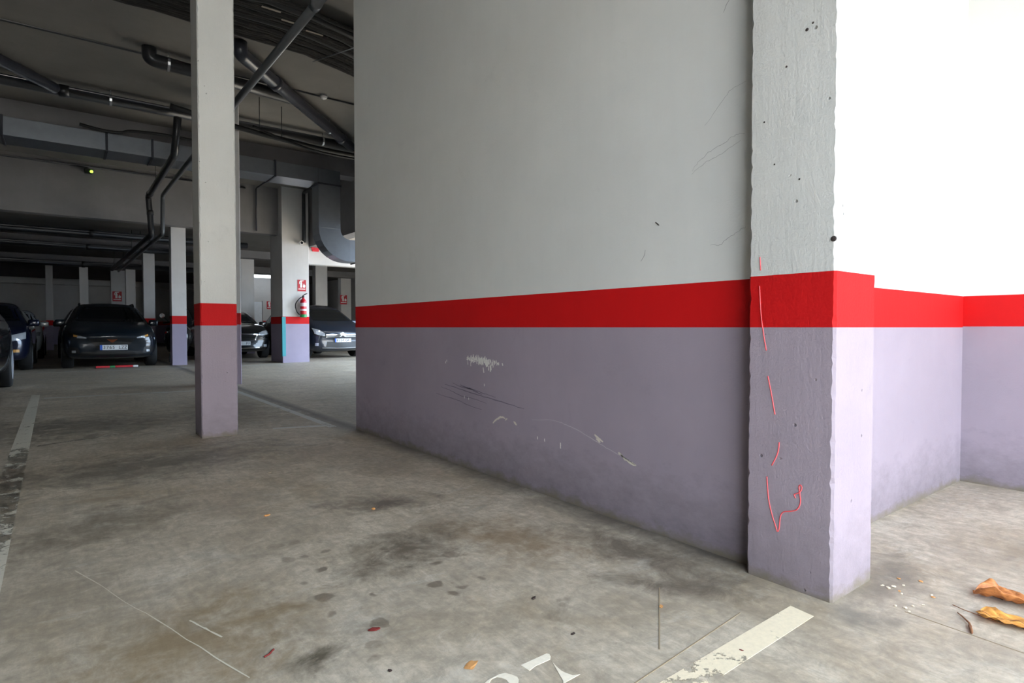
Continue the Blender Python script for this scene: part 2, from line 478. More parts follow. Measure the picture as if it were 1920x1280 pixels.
# ------------------------------------------------------------------ pillars
def pillar(label, x0, x1, y0, y1, ztop, b0, b1, mats, fine=False, group=None, seed=1):
    rnd = random.Random(seed)
    cx, cy = (x0+x1)/2, (y0+y1)/2
    root = empty('concrete_pillar', (cx, cy, 0)); tag(root, label, 'pillar', group)
    hx, hy = (x1-x0)/2, (y1-y0)/2
    step = 0.02 if fine else 0.5
    cache = {}
    def corner(z, k):
        key = (round(z, 4), k)
        if key not in cache:
            cache[key] = (rnd.uniform(0, 1)**3*0.006 if fine else 0.0)
        return cache[key]
    def seg(name, za, zb, mat, capb=True, capt=True):
        bm = bmesh.new(); n = max(1, int(round((zb-za)/step))); rings = []
        for i in range(n+1):
            z = za + (zb-za)*i/n; pts = []
            for k, (sx, sy) in enumerate(((-1,-1),(1,-1),(1,1),(-1,1))):
                j = corner(z, k); e = 0.007 + j
                # two points per corner: a worn arris
                a = (sx*hx, sy*(hy-e)); b = (sx*(hx-e), sy*hy)
                pts += [a, b] if k in (0, 2) else [b, a]
            rings.append([bm.verts.new((px, py, z)) for px, py in pts])
        m = len(rings[0])
        for i in range(n):
            for k in range(m):
                bm.faces.new((rings[i][k], rings[i][(k+1) % m], rings[i+1][(k+1) % m], rings[i+1][k]))
        bm.faces.new(rings[0][::-1]); bm.faces.new(rings[-1])
        return link(name, bm, mat, root)
    seg('white_shaft', b1, ztop, mats[0]); seg('red_band', b0, b1, mats[1]); seg('lavender_base', 0.0, b0, mats[2])
    return root
PM = ('pillar_white', 'pillar_red', 'pillar_lavender')
near_pillar = pillar('near pillar with pink marker lines at the end of the long wall', 2.02, 2.33, 0.89, 1.20, ZH, 0.92, 1.107, PM, True, seed=3)
pillar('free-standing pale pillar in the middle of the floor left of the long wall', 0.895, 1.175, 5.40, 5.70, ZH, 0.935, 1.12, PM, True, seed=8)
pillar('slim pillar edge showing just behind the free-standing pillar', 1.97, 2.28, 10.20, 10.52, ZH, 0.965, 1.15, FM)
pillar('bluish lit pillar beside the dark car with the copper emblem', 2.08, 2.40, 16.30, 16.62, 3.40, 1.0, 1.2, FM)
pillar('wide pillar carrying the red fire extinguisher', 4.50, 5.19, 15.68, 16.75, ZH, 1.01, 1.20, FM)
pillar('far pillar half hidden behind the lit pillar by the dark car', 1.99, 2.30, 21.55, 21.9, ZL, 1.0, 1.2, FM)
pillar('far brownish pillar above the roof of the car with copper emblem', 1.92, 2.24, 27.05, 27.4, ZL, 1.0, 1.2, FM)
pillar('far pillar bearing a small red sign above the dark car roof', 1.75, 2.3, 32.7, 33.05, ZL, 1.0, 1.2, FM)
pillar('far pale pillar left of the car with copper emblem', 0.48, 0.75, 27.05, 27.4, ZL, 1.0, 1.2, FM)
pillar('leftmost dark far pillar rising between the two parked cars', -0.56, -0.33, 30.0, 30.4, ZL, 1.0, 1.2, FM)
pillar('brownish pillar behind the dark car with the chrome grille', 4.92, 5.36, 22.0, 22.4, ZL, 1.0, 1.2, FM)
pillar('far pillar seen through the doorway above the car windscreen', 8.35, 8.85, 24.4, 24.8, ZL, 1.0, 1.2, FM)
pillar('pale far pillar with a red sign seen through the doorway', 10.6, 11.1, 27.4, 27.8, ZL, 1.0, 1.2, FM)

# ------------------------------------------------------------------ marks on the walls
def ribbon(pts, width, push, wv=None):
    """flat stroke through 3D points lying on a wall of constant x; push = offset along -x"""
    bm = bmesh.new(); P = [Vector(p) for p in pts]; L = []; R = []
    for i, p in enumerate(P):
        d = P[min(i+1, len(P)-1)] - P[max(i-1, 0)]
        nrm = Vector((0, -d.z, d.y)).normalized()
        wd = width*(wv[i] if wv else 1.0)*0.5
        q = p + Vector((-push, 0, 0)); L.append(bm.verts.new(q + nrm*wd)); R.append(bm.verts.new(q - nrm*wd))
    for i in range(len(P)-1): bm.faces.new((L[i], L[i+1], R[i+1], R[i]))
    return bm

XP = 2.02
strokes = [[(1.156,1.176),(1.153,1.127)], [(1.157,1.071),(1.150,0.97),(1.140,0.90),(1.128,0.836)], [(1.121,0.744),(1.107,0.68),(1.093,0.608)],
           [(1.076,0.511),(1.082,0.469),(1.103,0.423)],
           [(1.121,0.379),(1.117,0.33),(1.112,0.29),(1.100,0.245),(1.085,0.205),(1.079,0.190),(1.073,0.205),(1.069,0.246),(1.058,0.265),(1.037,0.273),(1.015,0.282),(1.003,0.297),(0.998,0.318),(1.001,0.345),(1.004,0.366),(0.999,0.374),(0.994,0.366),(1.000,0.350),(1.012,0.341),(1.020,0.336),(1.015,0.325)]]
mk = tag(empty('marker_drawing', (XP, 1.08, 0.6)), 'thin fluorescent pink marker lines drawn on the near pillar', 'drawing')
for st in strokes:
    pts = smooth_path([(XP-2.02, y-1.08, z-0.6) for y, z in st], 6)
    tubeobj('marker_stroke', 'marker_pink', mk, pts, 0.0021, 6)

XW = 2.09
rw = random.Random(11)
def wall_line(name, pts, width, mat, jit=0.0, n=6, parent=None):
    path = smooth_path([(XW, y, z) for y, z in pts], n)
    path = [p + Vector((0, rw.uniform(-jit, jit), rw.uniform(-jit, jit))) for p in path]
    m = len(path); wv = [0.35 + 0.65*math.sin(PI*(i+0.5)/m)*rw.uniform(0.5, 1.2) for i in range(m)]
    o = link(name, ribbon(path, width, 0.0015, wv), mat, parent or wall_main); return o
dado = [c for c in wall_main.children if c.name.startswith('lavender')][0]
wall_line('crack', [(1.262,1.664),(1.30,1.668),(1.36,1.648),(1.42,1.628),(1.47,1.60),(1.50,1.57)], 0.0015, 'crack_dark', 0.003)
wall_line('crack', [(1.28,1.645),(1.36,1.61),(1.44,1.59),(1.50,1.56)], 0.0015, 'crack_dark', 0.003)
wall_line('crack', [(1.255,1.307),(1.30,1.285),(1.345,1.262),(1.365,1.248),(1.41,1.255)], 0.0015, 'crack_dark', 0.003)
wall_line('crack', [(1.26,1.86),(1.32,1.85),(1.38,1.80),(1.44,1.74)], 0.0013, 'crack_dark', 0.003)
wall_line('crack', [(1.262,2.3),(1.30,2.25),(1.36,2.16)], 0.003, 'crack_dark', 0.003)
wall_line('gouge', [(1.69,1.385),(1.68,1.378),(1.668,1.368)], 0.007, 'pit_dark')
wall_line('scuff', [(1.77,1.22),(1.75,1.245),(1.745,1.27)], 0.003, 'crack_dark')
for ya, yb, za, zb, wd in ((3.50,2.62,0.525,0.45,0.007),(3.40,2.9,0.54,0.49,0.006),(3.55,3.0,0.50,0.44,0.005),(3.62,3.05,0.455,0.40,0.005),(3.3,3.05,0.535,0.50,0.010)):
    wall_line('scuff', [(ya + (yb-ya)*k/4, za + (zb-za)*k/4 + rw.uniform(-.006,.006)) for k in range(5)], wd, 'scuff_dark', 0.002, 6, dado)
wall_line('scratch', [(2.55,0.40),(2.36,0.42),(2.25,0.405),(2.15,0.385),(2.06,0.36),(1.98,0.335),(1.88,0.31),(1.80,0.285)], 0.005, 'scratch_lilac', 0.002, 6, dado)
for pts, wd in (([(2.93,.33),(2.88,.365),(2.84,.378),(2.80,.375)],.014), ([(2.80,.366),(2.78,.378)],.010), ([(2.72,.37),(2.69,.352)],.014),
                ([(2.06,.387),(2.03,.372),(2.0,.360)],.012), ([(2.05,.370),(2.02,.355)],.011), ([(1.90,.325),(1.87,.312)],.012),
                ([(1.885,.315),(1.85,.298),(1.815,.287),(1.79,.285)],.015)):
    wall_line('paint_chip', pts, wd, 'chip_pale', 0.002, 4, dado)
# white paint scrape: a row of short upright slivers in one worn patch
bm = bmesh.new()
for k in range(78):
    u = rw.betavariate(2.2, 2.2); y = 3.26 - u*0.44; z = 0.722 - u*0.022 + rw.uniform(-0.012, 0.012)
    if rw.random() < 0.12: z -= rw.uniform(0.02, 0.07)
    h = rw.uniform(0.008, 0.026)*(1.0 if 0.15 < u < 0.8 else 0.5); wd = rw.uniform(0.004, 0.009); s = rw.uniform(-.006, .006)
    bm.faces.new([bm.verts.new((XW-0.0015-k*0.00003, y+a, z+b)) for a, b in ((-wd, -h+0.002), (wd*0.4, -h), (wd+s, h*0.8), (s, h))])
o = link('scrape_mark', bm, 'chip_white', dado); o['kind'] = 'stuff'
bm = bmesh.new()
for y, z in ((3.474,.691),(3.49,.68),(3.02,.56),(3.25,.462),(3.20,.458),(2.5,.305),(2.44,.302),(2.31,.30),(2.31,.285)):
    bm.faces.new([bm.verts.new((XW-0.0015, y+a, z+b)) for a, b in ((-.004,-.009),(.003,-.008),(.004,.006),(-.002,.009))])
o = link('paint_fleck', bm, 'chip_white', dado); o['kind'] = 'stuff'
# pit and scars on the near pillar
pw = [c for c in near_pillar.children if c.name.startswith('white')][0]
bm = bmesh.new()
lathe(bm, [(0.010, 0.0), (0.008, -0.003), (0.002, -0.004)], 10, 'x', (-0.1545, -0.146, 1.212)); o = link('pit', bm, 'pit_dark', pw)
for y, z, r in ((0.10,1.66,.0035),(0.02,1.83,.004),(-0.05,1.93,.006),(-0.07,1.945,.004),(0.06,1.50,.003),(-0.03,1.43,.0035)):
    link('pit', lathe(bmesh.new(), [(r, 0.0), (r*0.5, -0.002), (0.001, -0.0025)], 8, 'x', (-0.1551, y, z)), 'pit_dark', pw)

# ------------------------------------------------------------------ floor paint
def strip(name, poly, mat, label, cat, z=0.001):
    bm = bmesh.new(); cx = sum(p[0] for p in poly)/len(poly); cy = sum(p[1] for p in poly)/len(poly)
    prism(bm, poly, lambda p: (p[0], p[1], 0.0), lambda p: (p[0], p[1], z))
    o = link(name, bm, mat); tag(o, label, cat); return o
strip('bay_line', [(-0.305,2.3),(-0.185,2.3),(-0.272,10.25),(-0.362,10.3)], 'line_paint_worn', 'worn white bay line running past the left edge of the picture', 'floor line')
strip('bay_line', [(2.0,5.3),(2.0,9.3),(1.93,9.3),(1.93,5.3)], 'line_paint_far', 'pale bay line between the free-standing pillar and the wall end', 'floor line')
strip('bay_line', [(1.925,5.38),(1.925,5.46),(1.50,5.58),(1.50,5.52)], 'line_paint_far', 'short pale floor line ending beside the long wall corner', 'floor line', 0.0013)
strip('bay_line', [(1.895,0.965),(1.885,0.885),(0.9,0.87),(0.9,0.955)], 'line_paint', 'flaking cream bay line leading to the foot of the near pillar', 'floor line')
strip('bay_line', [(-0.22,9.78),(1.9,9.55),(1.9,9.45),(-0.22,9.68)], 'line_paint_far', 'faint cross line ending the bays behind the free-standing pillar', 'floor line')
strip('bay_line', [(-0.18,5.86),(0.5,6.15),(0.5,6.10),(-0.18,5.81)], 'line_paint_faint', 'thin ghost line crossing the bay left of the free-standing pillar', 'floor line', 0.0013)
strip('bay_line', [(-3,15.4),(4.5,15.1),(4.5,15.0),(-3,15.3)], 'line_paint_far', 'far white line along the noses of the parked cars', 'floor line')
num = tag(empty('stencil_number', (1.0, 1.2, 0)), 'white stencilled bay number cut off by the lower picture edge', 'floor number')
def digit(poly):
    bm = bmesh.new(); prism(bm, poly, lambda p: (p[0]-1.0, p[1]-1.2, 0.0), lambda p: (p[0]-1.0, p[1]-1.2, 0.001))
    return link('stencil_piece', bm, 'digit_paint', num)
digit([(0.976,1.238),(1.069,1.239),(1.073,1.232),(1.068,1.220),(1.058,1.211),(1.003,1.211),(0.979,1.204)])
digit([(1.055,1.200),(1.049,1.176),(1.046,1.150),(1.049,1.136),(1.056,1.118),(1.075,1.110),(1.049,1.109),(1.024,1.108),(0.989,1.094),(0.953,1.074),(1.011,1.106),(1.020,1.116),(1.033,1.148)])
digit([(0.843,1.228),(0.863,1.236),(0.876,1.238),(0.890,1.239),(0.904,1.240),(0.920,1.235),(0.930,1.218),(0.935,1.202),(0.931,1.190),(0.916,1.173),(0.887,1.151),(0.871,1.163),(0.901,1.190),(0.905,1.210),(0.900,1.225),(0.892,1.235),(0.876,1.235),(0.864,1.227),(0.852,1.205),(0.837,1.203)])
# saw-cut joints in the slab
def joint(a, b, wd, label):
    A, B = Vector(a), Vector(b); d = (B-A).normalized(); nn = Vector((-d.y, d.x))*wd/2
    strip('floor_joint', [tuple(A+nn), tuple(B+nn), tuple(B-nn), tuple(A-nn)], 'joint_dark', label, 'floor joint', 0.0012)
plain('joint_dark', srgb(146, 130, 106), 0.9)
plain('scratch_pale', srgb(205, 198, 182), 0.9)
joint((1.72,1.04),(1.02,0.985), 0.004, 'thin dark joint line running parallel to the flaking bay line')
joint((1.66,1.315),(1.34,1.06), 0.0045, 'short straight saw cut in the floor left of near pillar')
joint((2.15,0.72),(2.14,0.36), 0.003, 'fine crack line in the floor in front of the twig')
def scratch(pts, wd, label):
    bm = bmesh.new(); P = [Vector((x, y, 0.0012)) for x, y in pts]; L = []; R = []
    for i, p in enumerate(P):
        d = P[min(i+1, len(P)-1)] - P[max(i-1, 0)]; nn = Vector((-d.y, d.x, 0)).normalized()*wd*rw.uniform(0.3, 0.7)
        L.append(bm.verts.new(p+nn)); R.append(bm.verts.new(p-nn))
    for i in range(len(P)-1): bm.faces.new((L[i], L[i+1], R[i+1], R[i]))
    tag(link('floor_scratch', bm, 'scratch_pale'), label, 'floor scratch')
scratch([(0.02+0.354*k/14, 2.75-1.12*k/14 + rw.uniform(-.012,.012)) for k in range(15)], 0.0032, 'long pale scratch crossing the lower left of the floor')
scratch([(0.30+0.06*k/8, 2.06-0.17*k/8 + rw.uniform(-.004,.004)) for k in range(9)], 0.006, 'short double scratch beside the long pale floor scratch')

# ------------------------------------------------------------------ ceiling services
def hanger(parent, x, y, z0, z1, rp):
    tubeobj('hanger_rod', 'bracket_steel', parent, [(x, y, z0), (x, y, z1)], 0.006, 6)
    b = bmesh.new(); lathe(b, [(rp+0.006, -0.015), (rp+0.006, 0.015)], 14, 'x', (x, y, z0-rp)); link('clamp', b, 'bracket_steel', parent)

def pipe(name, label, cat, pts, r, mat, bend=0.15, hang=(), collars=(), n=14):
    o0 = Vector(pts[0]); root = empty(name, o0); tag(root, label, cat)
    P = round_path([Vector(p)-o0 for p in pts], bend, 6)
    tubeobj('pipe_run', mat, root, P, r, n)
    for c, d in collars:
        c = Vector(c)-o0; d = Vector(d).normalized()*0.05
        tubeobj('collar', mat, root, [c-d, c+d], r*1.16, n)
    for h in hang:
        hanger(root, h[0]-o0.x, h[1]-o0.y, h[2]-o0.z, ZH-o0.z, r)
    return root
zp = 4.40
net = tag(empty('drain_pipework', (2.0, 10.0, ZH)), 'dark drain pipes joining under the high ceiling behind the free-standing pillar', 'pipes')
N0 = Vector((2.0, 10.0, ZH))
def run(label, pts, r, mat, bend, hang=(), collars=()):
    P = round_path([Vector(p)-N0 for p in pts], bend, 6)
    o = tubeobj('pipe_run', mat, net, P, r, 14); o['label'] = label
    for c, d in collars:
        c = Vector(c)-N0; d = Vector(d).normalized()*0.06
        tubeobj('collar', mat, o, [c-d, c+d], r*1.16, 14)
    for x, y, z in hang:
        tubeobj('hanger_rod', 'bracket_steel', o, [(x-N0.x, y-N0.y, z-N0.z), (x-N0.x, y-N0.y, 0.0)], 0.006, 6)
        link('clamp', lathe(bmesh.new(), [(r+0.006, -0.015), (r+0.006, 0.015)], 14, 'x', (x-N0.x, y-N0.y, z-r-N0.z)), 'bracket_steel', o)
run('dark pipe with an upturned end', [(0.93,8.97,ZH-.005),(0.93,8.97,zp),(2.78,9.20,zp)], 0.085, 'pipe_black', 0.16, [(1.15,9.0,zp+0.085)], [((1.5,9.04,zp),(1,0.12,0))])
run('long dark pipe crossing the ceiling', [(-11.9,10.95,zp),(5.2,10.95,zp)], 0.078, 'pipe_black', 0.1, [(0.62,10.95,zp+0.078),(3.9,10.95,zp+0.078)], [((0.05,10.95,zp),(1,0,0)),((2.2,10.95,zp),(1,0,0))])
run('dark slanting branch pipe', [(-2.6,7.7,zp+0.02),(-0.05,10.90,zp)], 0.075, 'pipe_dark', 0.1)
run('thick dark pipe slanting down right', [(1.83,8.09,ZH-.005),(1.83,8.09,zp),(4.45,10.93,zp)], 0.09, 'pipe_dark', 0.12, [(3.75,10.18,zp+0.09)], [((2.45,8.77,zp),(1,1.08,0)),((4.1,10.56,zp),(1,1.08,0))])
def rods(root, pts):
    o0 = root.location
    for x, y, z, zt in pts: tubeobj('hanger_rod', 'pipe_black', root, [(x-o0.x, y-o0.y, z-o0.z), (x-o0.x, y-o0.y, zt-o0.z)], 0.006, 6)
r1 = pipe('conduit_pipe', 'slim grey metal pipe running into the depth under the ceiling', 'pipe',
     [(1.87,4.5,3.84),(1.80,8.13,3.81),(1.75,14.8,3.79),(1.735,14.8,2.95),(1.60,25.5,2.95)], 0.042, 'pipe_grey', 0.10, [], [((1.855,5.35,3.835),(0,1,0))])
rods(r1, [(1.79,9.6,3.82,ZH-.003),(1.69,18.9,2.96,ZL-.003),(1.64,24.0,2.96,ZL-.003)])
r2 = pipe('conduit_pipe', 'black pipe stepping down past the beam face left of the free-standing pillar', 'pipe',
     [(1.50,10.8,4.28),(1.50,11.2,3.77),(1.49,14.9,3.75),(1.545,14.9,2.93),(1.36,24.7,2.93)], 0.058, 'pipe_black', 0.10, [], [((1.49,14.6,3.75),(0,1,0)),((1.52,14.9,3.4),(0,0,1))])
rods(r2, [(1.49,13.6,3.78,ZH-.003),(1.49,18.9,2.96,ZL-.003),(1.38,24.0,2.96,ZL-.003)])
pipe('conduit_pipe', 'thin vertical conduit on the beam face right of free-standing pillar', 'conduit',
     [(3.95,13.2,4.46),(3.95,15.93,4.46),(3.95,15.93,3.38)], 0.02, 'pipe_dark', 0.05)
pipe('conduit_pipe', 'dark vertical pipe beside the beam above the extinguisher pillar', 'conduit',
     [(5.05,13.0,4.45),(5.05,15.62,4.45),(5.05,15.62,3.15)], 0.045, 'pipe_black', 0.08)
pipe('conduit_pipe', 'thin ceiling conduit crossing to the smoke detector', 'conduit',
     [(-11.9,9.2,4.535),(6.0,9.2,4.535)], 0.013, 'pipe_black', 0.05)
pipe('conduit_pipe', 'thin conduit along the top of the beam face on the left', 'conduit',
     [(-11.9,15.95,4.44),(3.7,15.95,4.44)], 0.018, 'pipe_black', 0.05)
for (y, z, r, lab) in ((18.4,3.30,0.085,'dark pipe under the low rear ceiling, nearest to the beam'), (21.1,3.26,0.075,'dark pipe under the low rear ceiling, second from the beam'), (26.6,3.22,0.10,'farthest dark pipe under the low rear ceiling')):
    pipe('drain_pipe', lab, 'pipe', [(-11.9,y,z),(4.3,y,z)], r, 'pipe_black', 0.1, [], [((0.6,y,z),(1,0,0))])
# sagging cables
def cable(label, pts, r):
    o0 = Vector(pts[0]); root = empty('cable', o0); tag(root, label, 'cable')
    tubeobj('sheath', 'cable_black', root, [p-o0 for p in smooth_path(pts, 8)], r, 8)
    return root
c1 = cable('thick black cable sagging from the free-standing pillar to the wall end', [(1.3,10.05,4.20),(2.2,10.05,4.08),(2.9,10.05,4.02),(3.7,10.1,3.99),(4.6,10.2,4.02)], 0.042)
c2 = cable('thin black cable drooping below the thick one', [(2.4,9.85,4.08),(2.9,9.80,3.93),(3.4,9.76,3.84),(4.0,9.80,3.84),(4.6,9.9,3.88)], 0.02)
rods(c1, [(2.9,10.05,4.03,ZH-.003),(4.3,10.16,4.02,ZH-.003)]); rods(c2, [(2.5,9.84,4.05,ZH-.003),(4.3,9.85,3.86,ZH-.003)])
c3 = cable('black cable looping over the duct on the left', [(0.25,11.97,4.24),(0.55,11.97,4.20),(0.80,11.97,4.21),(1.0,11.97,4.27),(1.6,11.97,4.30),(2.6,11.97,4.25)], 0.026)

# rectangular ventilation duct with flanged joints, then a drop and an elbow to the right
duct = tag(empty('ventilation_duct', (4.2, 12.2, 3.9)), 'galvanised rectangular air duct crossing under the beam and dropping right', 'duct')
def dbox(name, x0, x1, y0, y1, z0, z1, mat='galvanised'):
    return boxobj(name, mat, duct, x0-4.2, x1-4.2, y0-12.2, y1-12.2, z0-3.9, z1-3.9, 0.004)
xs = [-6.0, -3.9, -2.3, -0.72, 0.62, 1.28, 2.5, 3.35, 4.20]
for a, b in zip(xs[:-1], xs[1:]):
    dbox('duct_section', a, b-0.004, 12.05, 12.68, 3.90, 4.19)
for x in xs[1:-1]:
    dbox('flange', x-0.02, x+0.015, 12.03, 12.70, 3.88, 4.21, 'pipe_dark')
dbox('duct_drop', 4.20, 4.66, 12.05, 12.45, 2.98, 4.19)
bm = bmesh.new()     # elbow swept in the xz plane from straight down to +x
rings = []
for k in range(9):
    a = PI/2*k/8; cxx, czz = 4.86, 2.98; ro, ri = 0.66, 0.20
    ring = []
    for rr in (ro, ri):
        px, pz = cxx - rr*math.cos(a), czz - rr*math.sin(a)
        for y in (12.05, 12.45): ring.append(bm.verts.new((px-4.2, y-12.2, pz-3.9)))
    rings.append(ring)
for i in range(8):
    A, B = rings[i], rings[i+1]
    for q in ((0,1),(1,3),(3,2),(2,0)): bm.faces.new((A[q[0]], A[q[1]], B[q[1]], B[q[0]]))
bm.faces.new([rings[0][i] for i in (0,2,3,1)]); bm.faces.new([rings[-1][i] for i in (0,1,3,2)])
link('duct_elbow', bm, 'galvanised', duct)
dbox('duct_branch', 4.86, 7.0, 12.05, 12.45, 2.32, 2.78)
for x in (5.05, 6.0): dbox('flange', x-0.015, x+0.015, 12.03, 12.47, 2.30, 2.80, 'pipe_dark')
dbox('flange', 4.18, 4.68, 12.03, 12.47, 3.86, 3.90, 'pipe_dark')

# wide bundle of dark cables bending to the right under the ceiling
bun = tag(empty('cable_bundle', (1.5, 7.1, ZH)), 'wide rough bundle of dark cables under the ceiling at the top', 'cables')
plain('tag_dull', srgb(150, 142, 130), 0.9, var=0.5)
rb = random.Random(5)
for k in range(17):
    yb = 6.62 + k*0.062; z = ZH - 0.075 - rb.uniform(0, 0.05); pts = []
    for i in range(28):
        x = -3.0 + i*0.24
        bendx = max(0.0, x-1.9)
        y = yb + 0.16*bendx**2 + rb.uniform(-0.012, 0.012)
        pts.append((x-1.5, y-7.1, z-ZH+rb.uniform(-0.012, 0.012)))
    tubeobj('cable_strand', 'bundle_rough' if k % 4 != 1 else 'cable_black', bun, pts, 0.034*rb.uniform(0.75, 1.25), 7)
for x, y in ((1.85, 6.75), (2.1, 6.9), (2.4, 6.98), (1.45, 6.72)):
    boxobj('cable_tag', 'tag_dull', bun, x-1.5-0.10, x-1.5+0.10, y-7.1-0.014, y-7.1+0.014, -0.165, -0.16)
for x in (0.4, 2.75):
    tubeobj('support_wire', 'bracket_steel', bun, [(x-1.5+0.35, -0.55, -0.17), (x-1.5-0.12, 0.62, -0.17)], 0.005, 6)

# smoke detector, siren, camera, exit light
sm = tag(empty('smoke_detector', (3.28, 9.14, ZH)), 'small round smoke detector on the ceiling near the wall end', 'detector')
link('base', lathe(bmesh.new(), [(0.055, 0.0), (0.06, -0.03)], 20), 'grey_plastic', sm)
link('sensor_head', lathe(bmesh.new(), [(0.05, -0.03), (0.045, -0.055), (0.02, -0.07)], 20), 'sign_white', sm)
si = tag(empty('alarm_siren', (5.42, 15.85, 3.02)), 'small red alarm siren on the lintel right of the extinguisher pillar', 'siren')
boxobj('back_box', 'siren_red', si, -0.09, 0.09, -0.05, 0, -0.06, 0.06, 0.01)
link('sounder', lathe(bmesh.new(), [(0.03, -0.05), (0.06, -0.10), (0.055, -0.11)], 18, 'y', (-0.08, 0, 0.02)), 'siren_red', si)
sc = tag(empty('security_camera', (4.98, 15.68, 3.12)), 'small pale security camera on the extinguisher pillar', 'camera')
boxobj('mount', 'grey_plastic', sc, -0.02, 0.02, -0.06, 0, -0.02, 0.02)
link('camera_body', lathe(bmesh.new(), [(0.045, -0.06), (0.05, -0.1), (0.05, -0.2)], 16, 'y', (-0.03, 0, 0)), 'sign_white', sc)
link('lens', lathe(bmesh.new(), [(0.035, -0.2), (0.03, -0.206)], 16, 'y', (-0.03, 0, 0)), 'plate_ink', sc)
ex = tag(empty('indicator_light', (0.53, 15.9, 4.32)), 'tiny dark sensor with a green glowing lamp on the beam face', 'lamp')
boxobj('housing', 'pipe_black', ex, -0.13, 0.02, -0.06, 0.08, -0.03, 0.06, 0.008)
link('green_lens', lathe(bmesh.new(), [(0.03, -0.06), (0.03, -0.085), (0.012, -0.10)], 14, 'y', (0.0, 0, 0.0)), 'led_green', ex)

# ------------------------------------------------------------------ extinguisher pillar
fe = tag(empty('fire_extinguisher', (5.0, 15.57, 1.18)), 'red fire extinguisher with green foot hanging on the wide pillar', 'extinguisher')
cyl = link('cylinder', lathe(bmesh.new(), [(0.075, 0.06), (0.08, 0.07), (0.08, 0.40), (0.072, 0.45), (0.03, 0.49), (0.028, 0.52)], 20), 'extinguisher_red', fe, True)
link('label_sticker', lathe(bmesh.new(), [(0.0815, 0.29), (0.0815, 0.38)], 20), 'label_pale', cyl)
link('label_sticker', lathe(bmesh.new(), [(0.0815, 0.17), (0.0815, 0.22)], 20), 'label_pale', cyl)
link('foot_ring', lathe(bmesh.new(), [(0.07, 0.0), (0.084, 0.01), (0.084, 0.075), (0.08, 0.08)], 20), 'extinguisher_green', fe)
link('valve', lathe(bmesh.new(), [(0.03, 0.52), (0.03, 0.56), (0.015, 0.57)], 14), 'black_trim', fe)
bm = bmesh.new(); tube(bm, [(-0.02,0,0.56),(0.05,-0.01,0.61),(0.10,-0.01,0.625)], 0.012, 8); link('lever', bm, 'black_trim', fe)
bm = bmesh.new(); tube(bm, smooth_path([(-0.02,-0.01,0.545),(-0.12,-0.01,0.47),(-0.20,0,0.33),(-0.17,0,0.16),(-0.10,0,0.07)], 6), 0.013, 8); link('hose', bm, 'rubber', fe, True)
boxobj('wall_bracket', 'bracket_steel', fe, -0.03, 0.03, 0.07, 0.11, 0.3, 0.36)

def fire_sign(label, x, y, z, w_, h_):
    s = tag(empty('fire_sign', (x, y, z)), label, 'sign')
    p = boxobj('sign_plate', 'sign_red', s, -w_/2, w_/2, -0.008, 0, -h_/2, h_/2)
    # pictogram: extinguisher body with hose, and a flame; a ruled text strip along the foot
    def poly(pl):
        bm = bmesh.new(); prism(bm, pl, lambda q: (q[0]*w_, -0.0125, q[1]*h_), lambda q: (q[0]*w_, -0.008, q[1]*h_)); link('pictogram', bm, 'sign_white', p)
    poly([(-0.20,-0.18),(0.04,-0.18),(0.04,0.22),(-0.02,0.30),(-0.02,0.36),(0.22,0.40),(0.22,0.45),(-0.16,0.45),(-0.30,0.34),(-0.33,0.12),(-0.26,0.12),(-0.22,0.30),(-0.14,0.36),(-0.14,0.30),(-0.20,0.22)])
    poly([(0.16,-0.18),(0.36,-0.18),(0.42,-0.04),(0.36,0.10),(0.30,0.02),(0.26,0.20),(0.16,0.06),(0.12,-0.06)])
    poly([(-0.40,-0.34),(0.40,-0.34),(0.40,-0.27),(-0.40,-0.27)])
    return s
fire_sign('red fire extinguisher sign above the extinguisher on wide pillar', 5.0, 15.68, 2.02, 0.22, 0.30)
fire_sign('small red sign on the far pillar above the dark car roof', 1.98, 32.7, 2.35, 0.36, 0.46)
fire_sign('small red sign on the pale far pillar inside the doorway', 10.72, 27.4, 2.25, 0.34, 0.44)
tg = tag(empty('corner_guard', (4.50, 15.67, 0.0)), 'teal corner guard strip on the left edge of the extinguisher pillar', 'guard')
boxobj('front_strip', 'teal_guard', tg, -0.012, 0.075, -0.012, 0.0, 0.17, 1.19)
boxobj('side_strip', 'teal_guard', tg, -0.012, 0.0, 0.0, 0.08, 0.17, 1.19)

# ------------------------------------------------------------------ lobby wall with white door, far behind
YD = 30.0
lob = boxobj('wall_lobby', 'far_white', None, 5.6, 8.9, YD, YD+0.25, 1.24, ZL); struct(lob)
boxobj('red_stripe', 'far_red', lob, 7.66, 8.9, YD, YD+0.25, 1.03, 1.24)
boxobj('lavender_dado', 'far_lavender', lob, 7.66, 8.9, YD, YD+0.25, 0.0, 1.03)
boxobj('lower_panel', 'far_white', lob, 5.6, 6.7, YD, YD+0.25, 0.0, 1.24)
d1 = boxobj('door_1', 'door_white', None, 6.72, 7.64, YD-0.02, YD+0.05, 0.02, 2.15); struct(d1)
boxobj('door_handle', 'plate_ink', d1, 7.42, 7.58, YD-0.07, YD-0.02, 1.02, 1.06)
boxobj('handle_plate', 'plate_ink', d1, 7.53, 7.58, YD-0.03, YD-0.02, 0.92, 1.14)
boxobj('door_frame', 'grey_plastic', d1, 7.64, 7.68, YD-0.04, YD, 0.0, 2.2)
fire_sign('red notice on the white lobby wall right of the door', 8.02, YD, 2.0, 0.3, 0.38)
ho = tag(empty('hose_cabinet', (7.98, YD, 0.6)), 'blue and red sticker board on the lobby wall below the stripe', 'board')
boxobj('blue_part', 'blue_sticker', ho, -0.22, 0.22, -0.04, 0, 0.28, 0.52, 0.01)
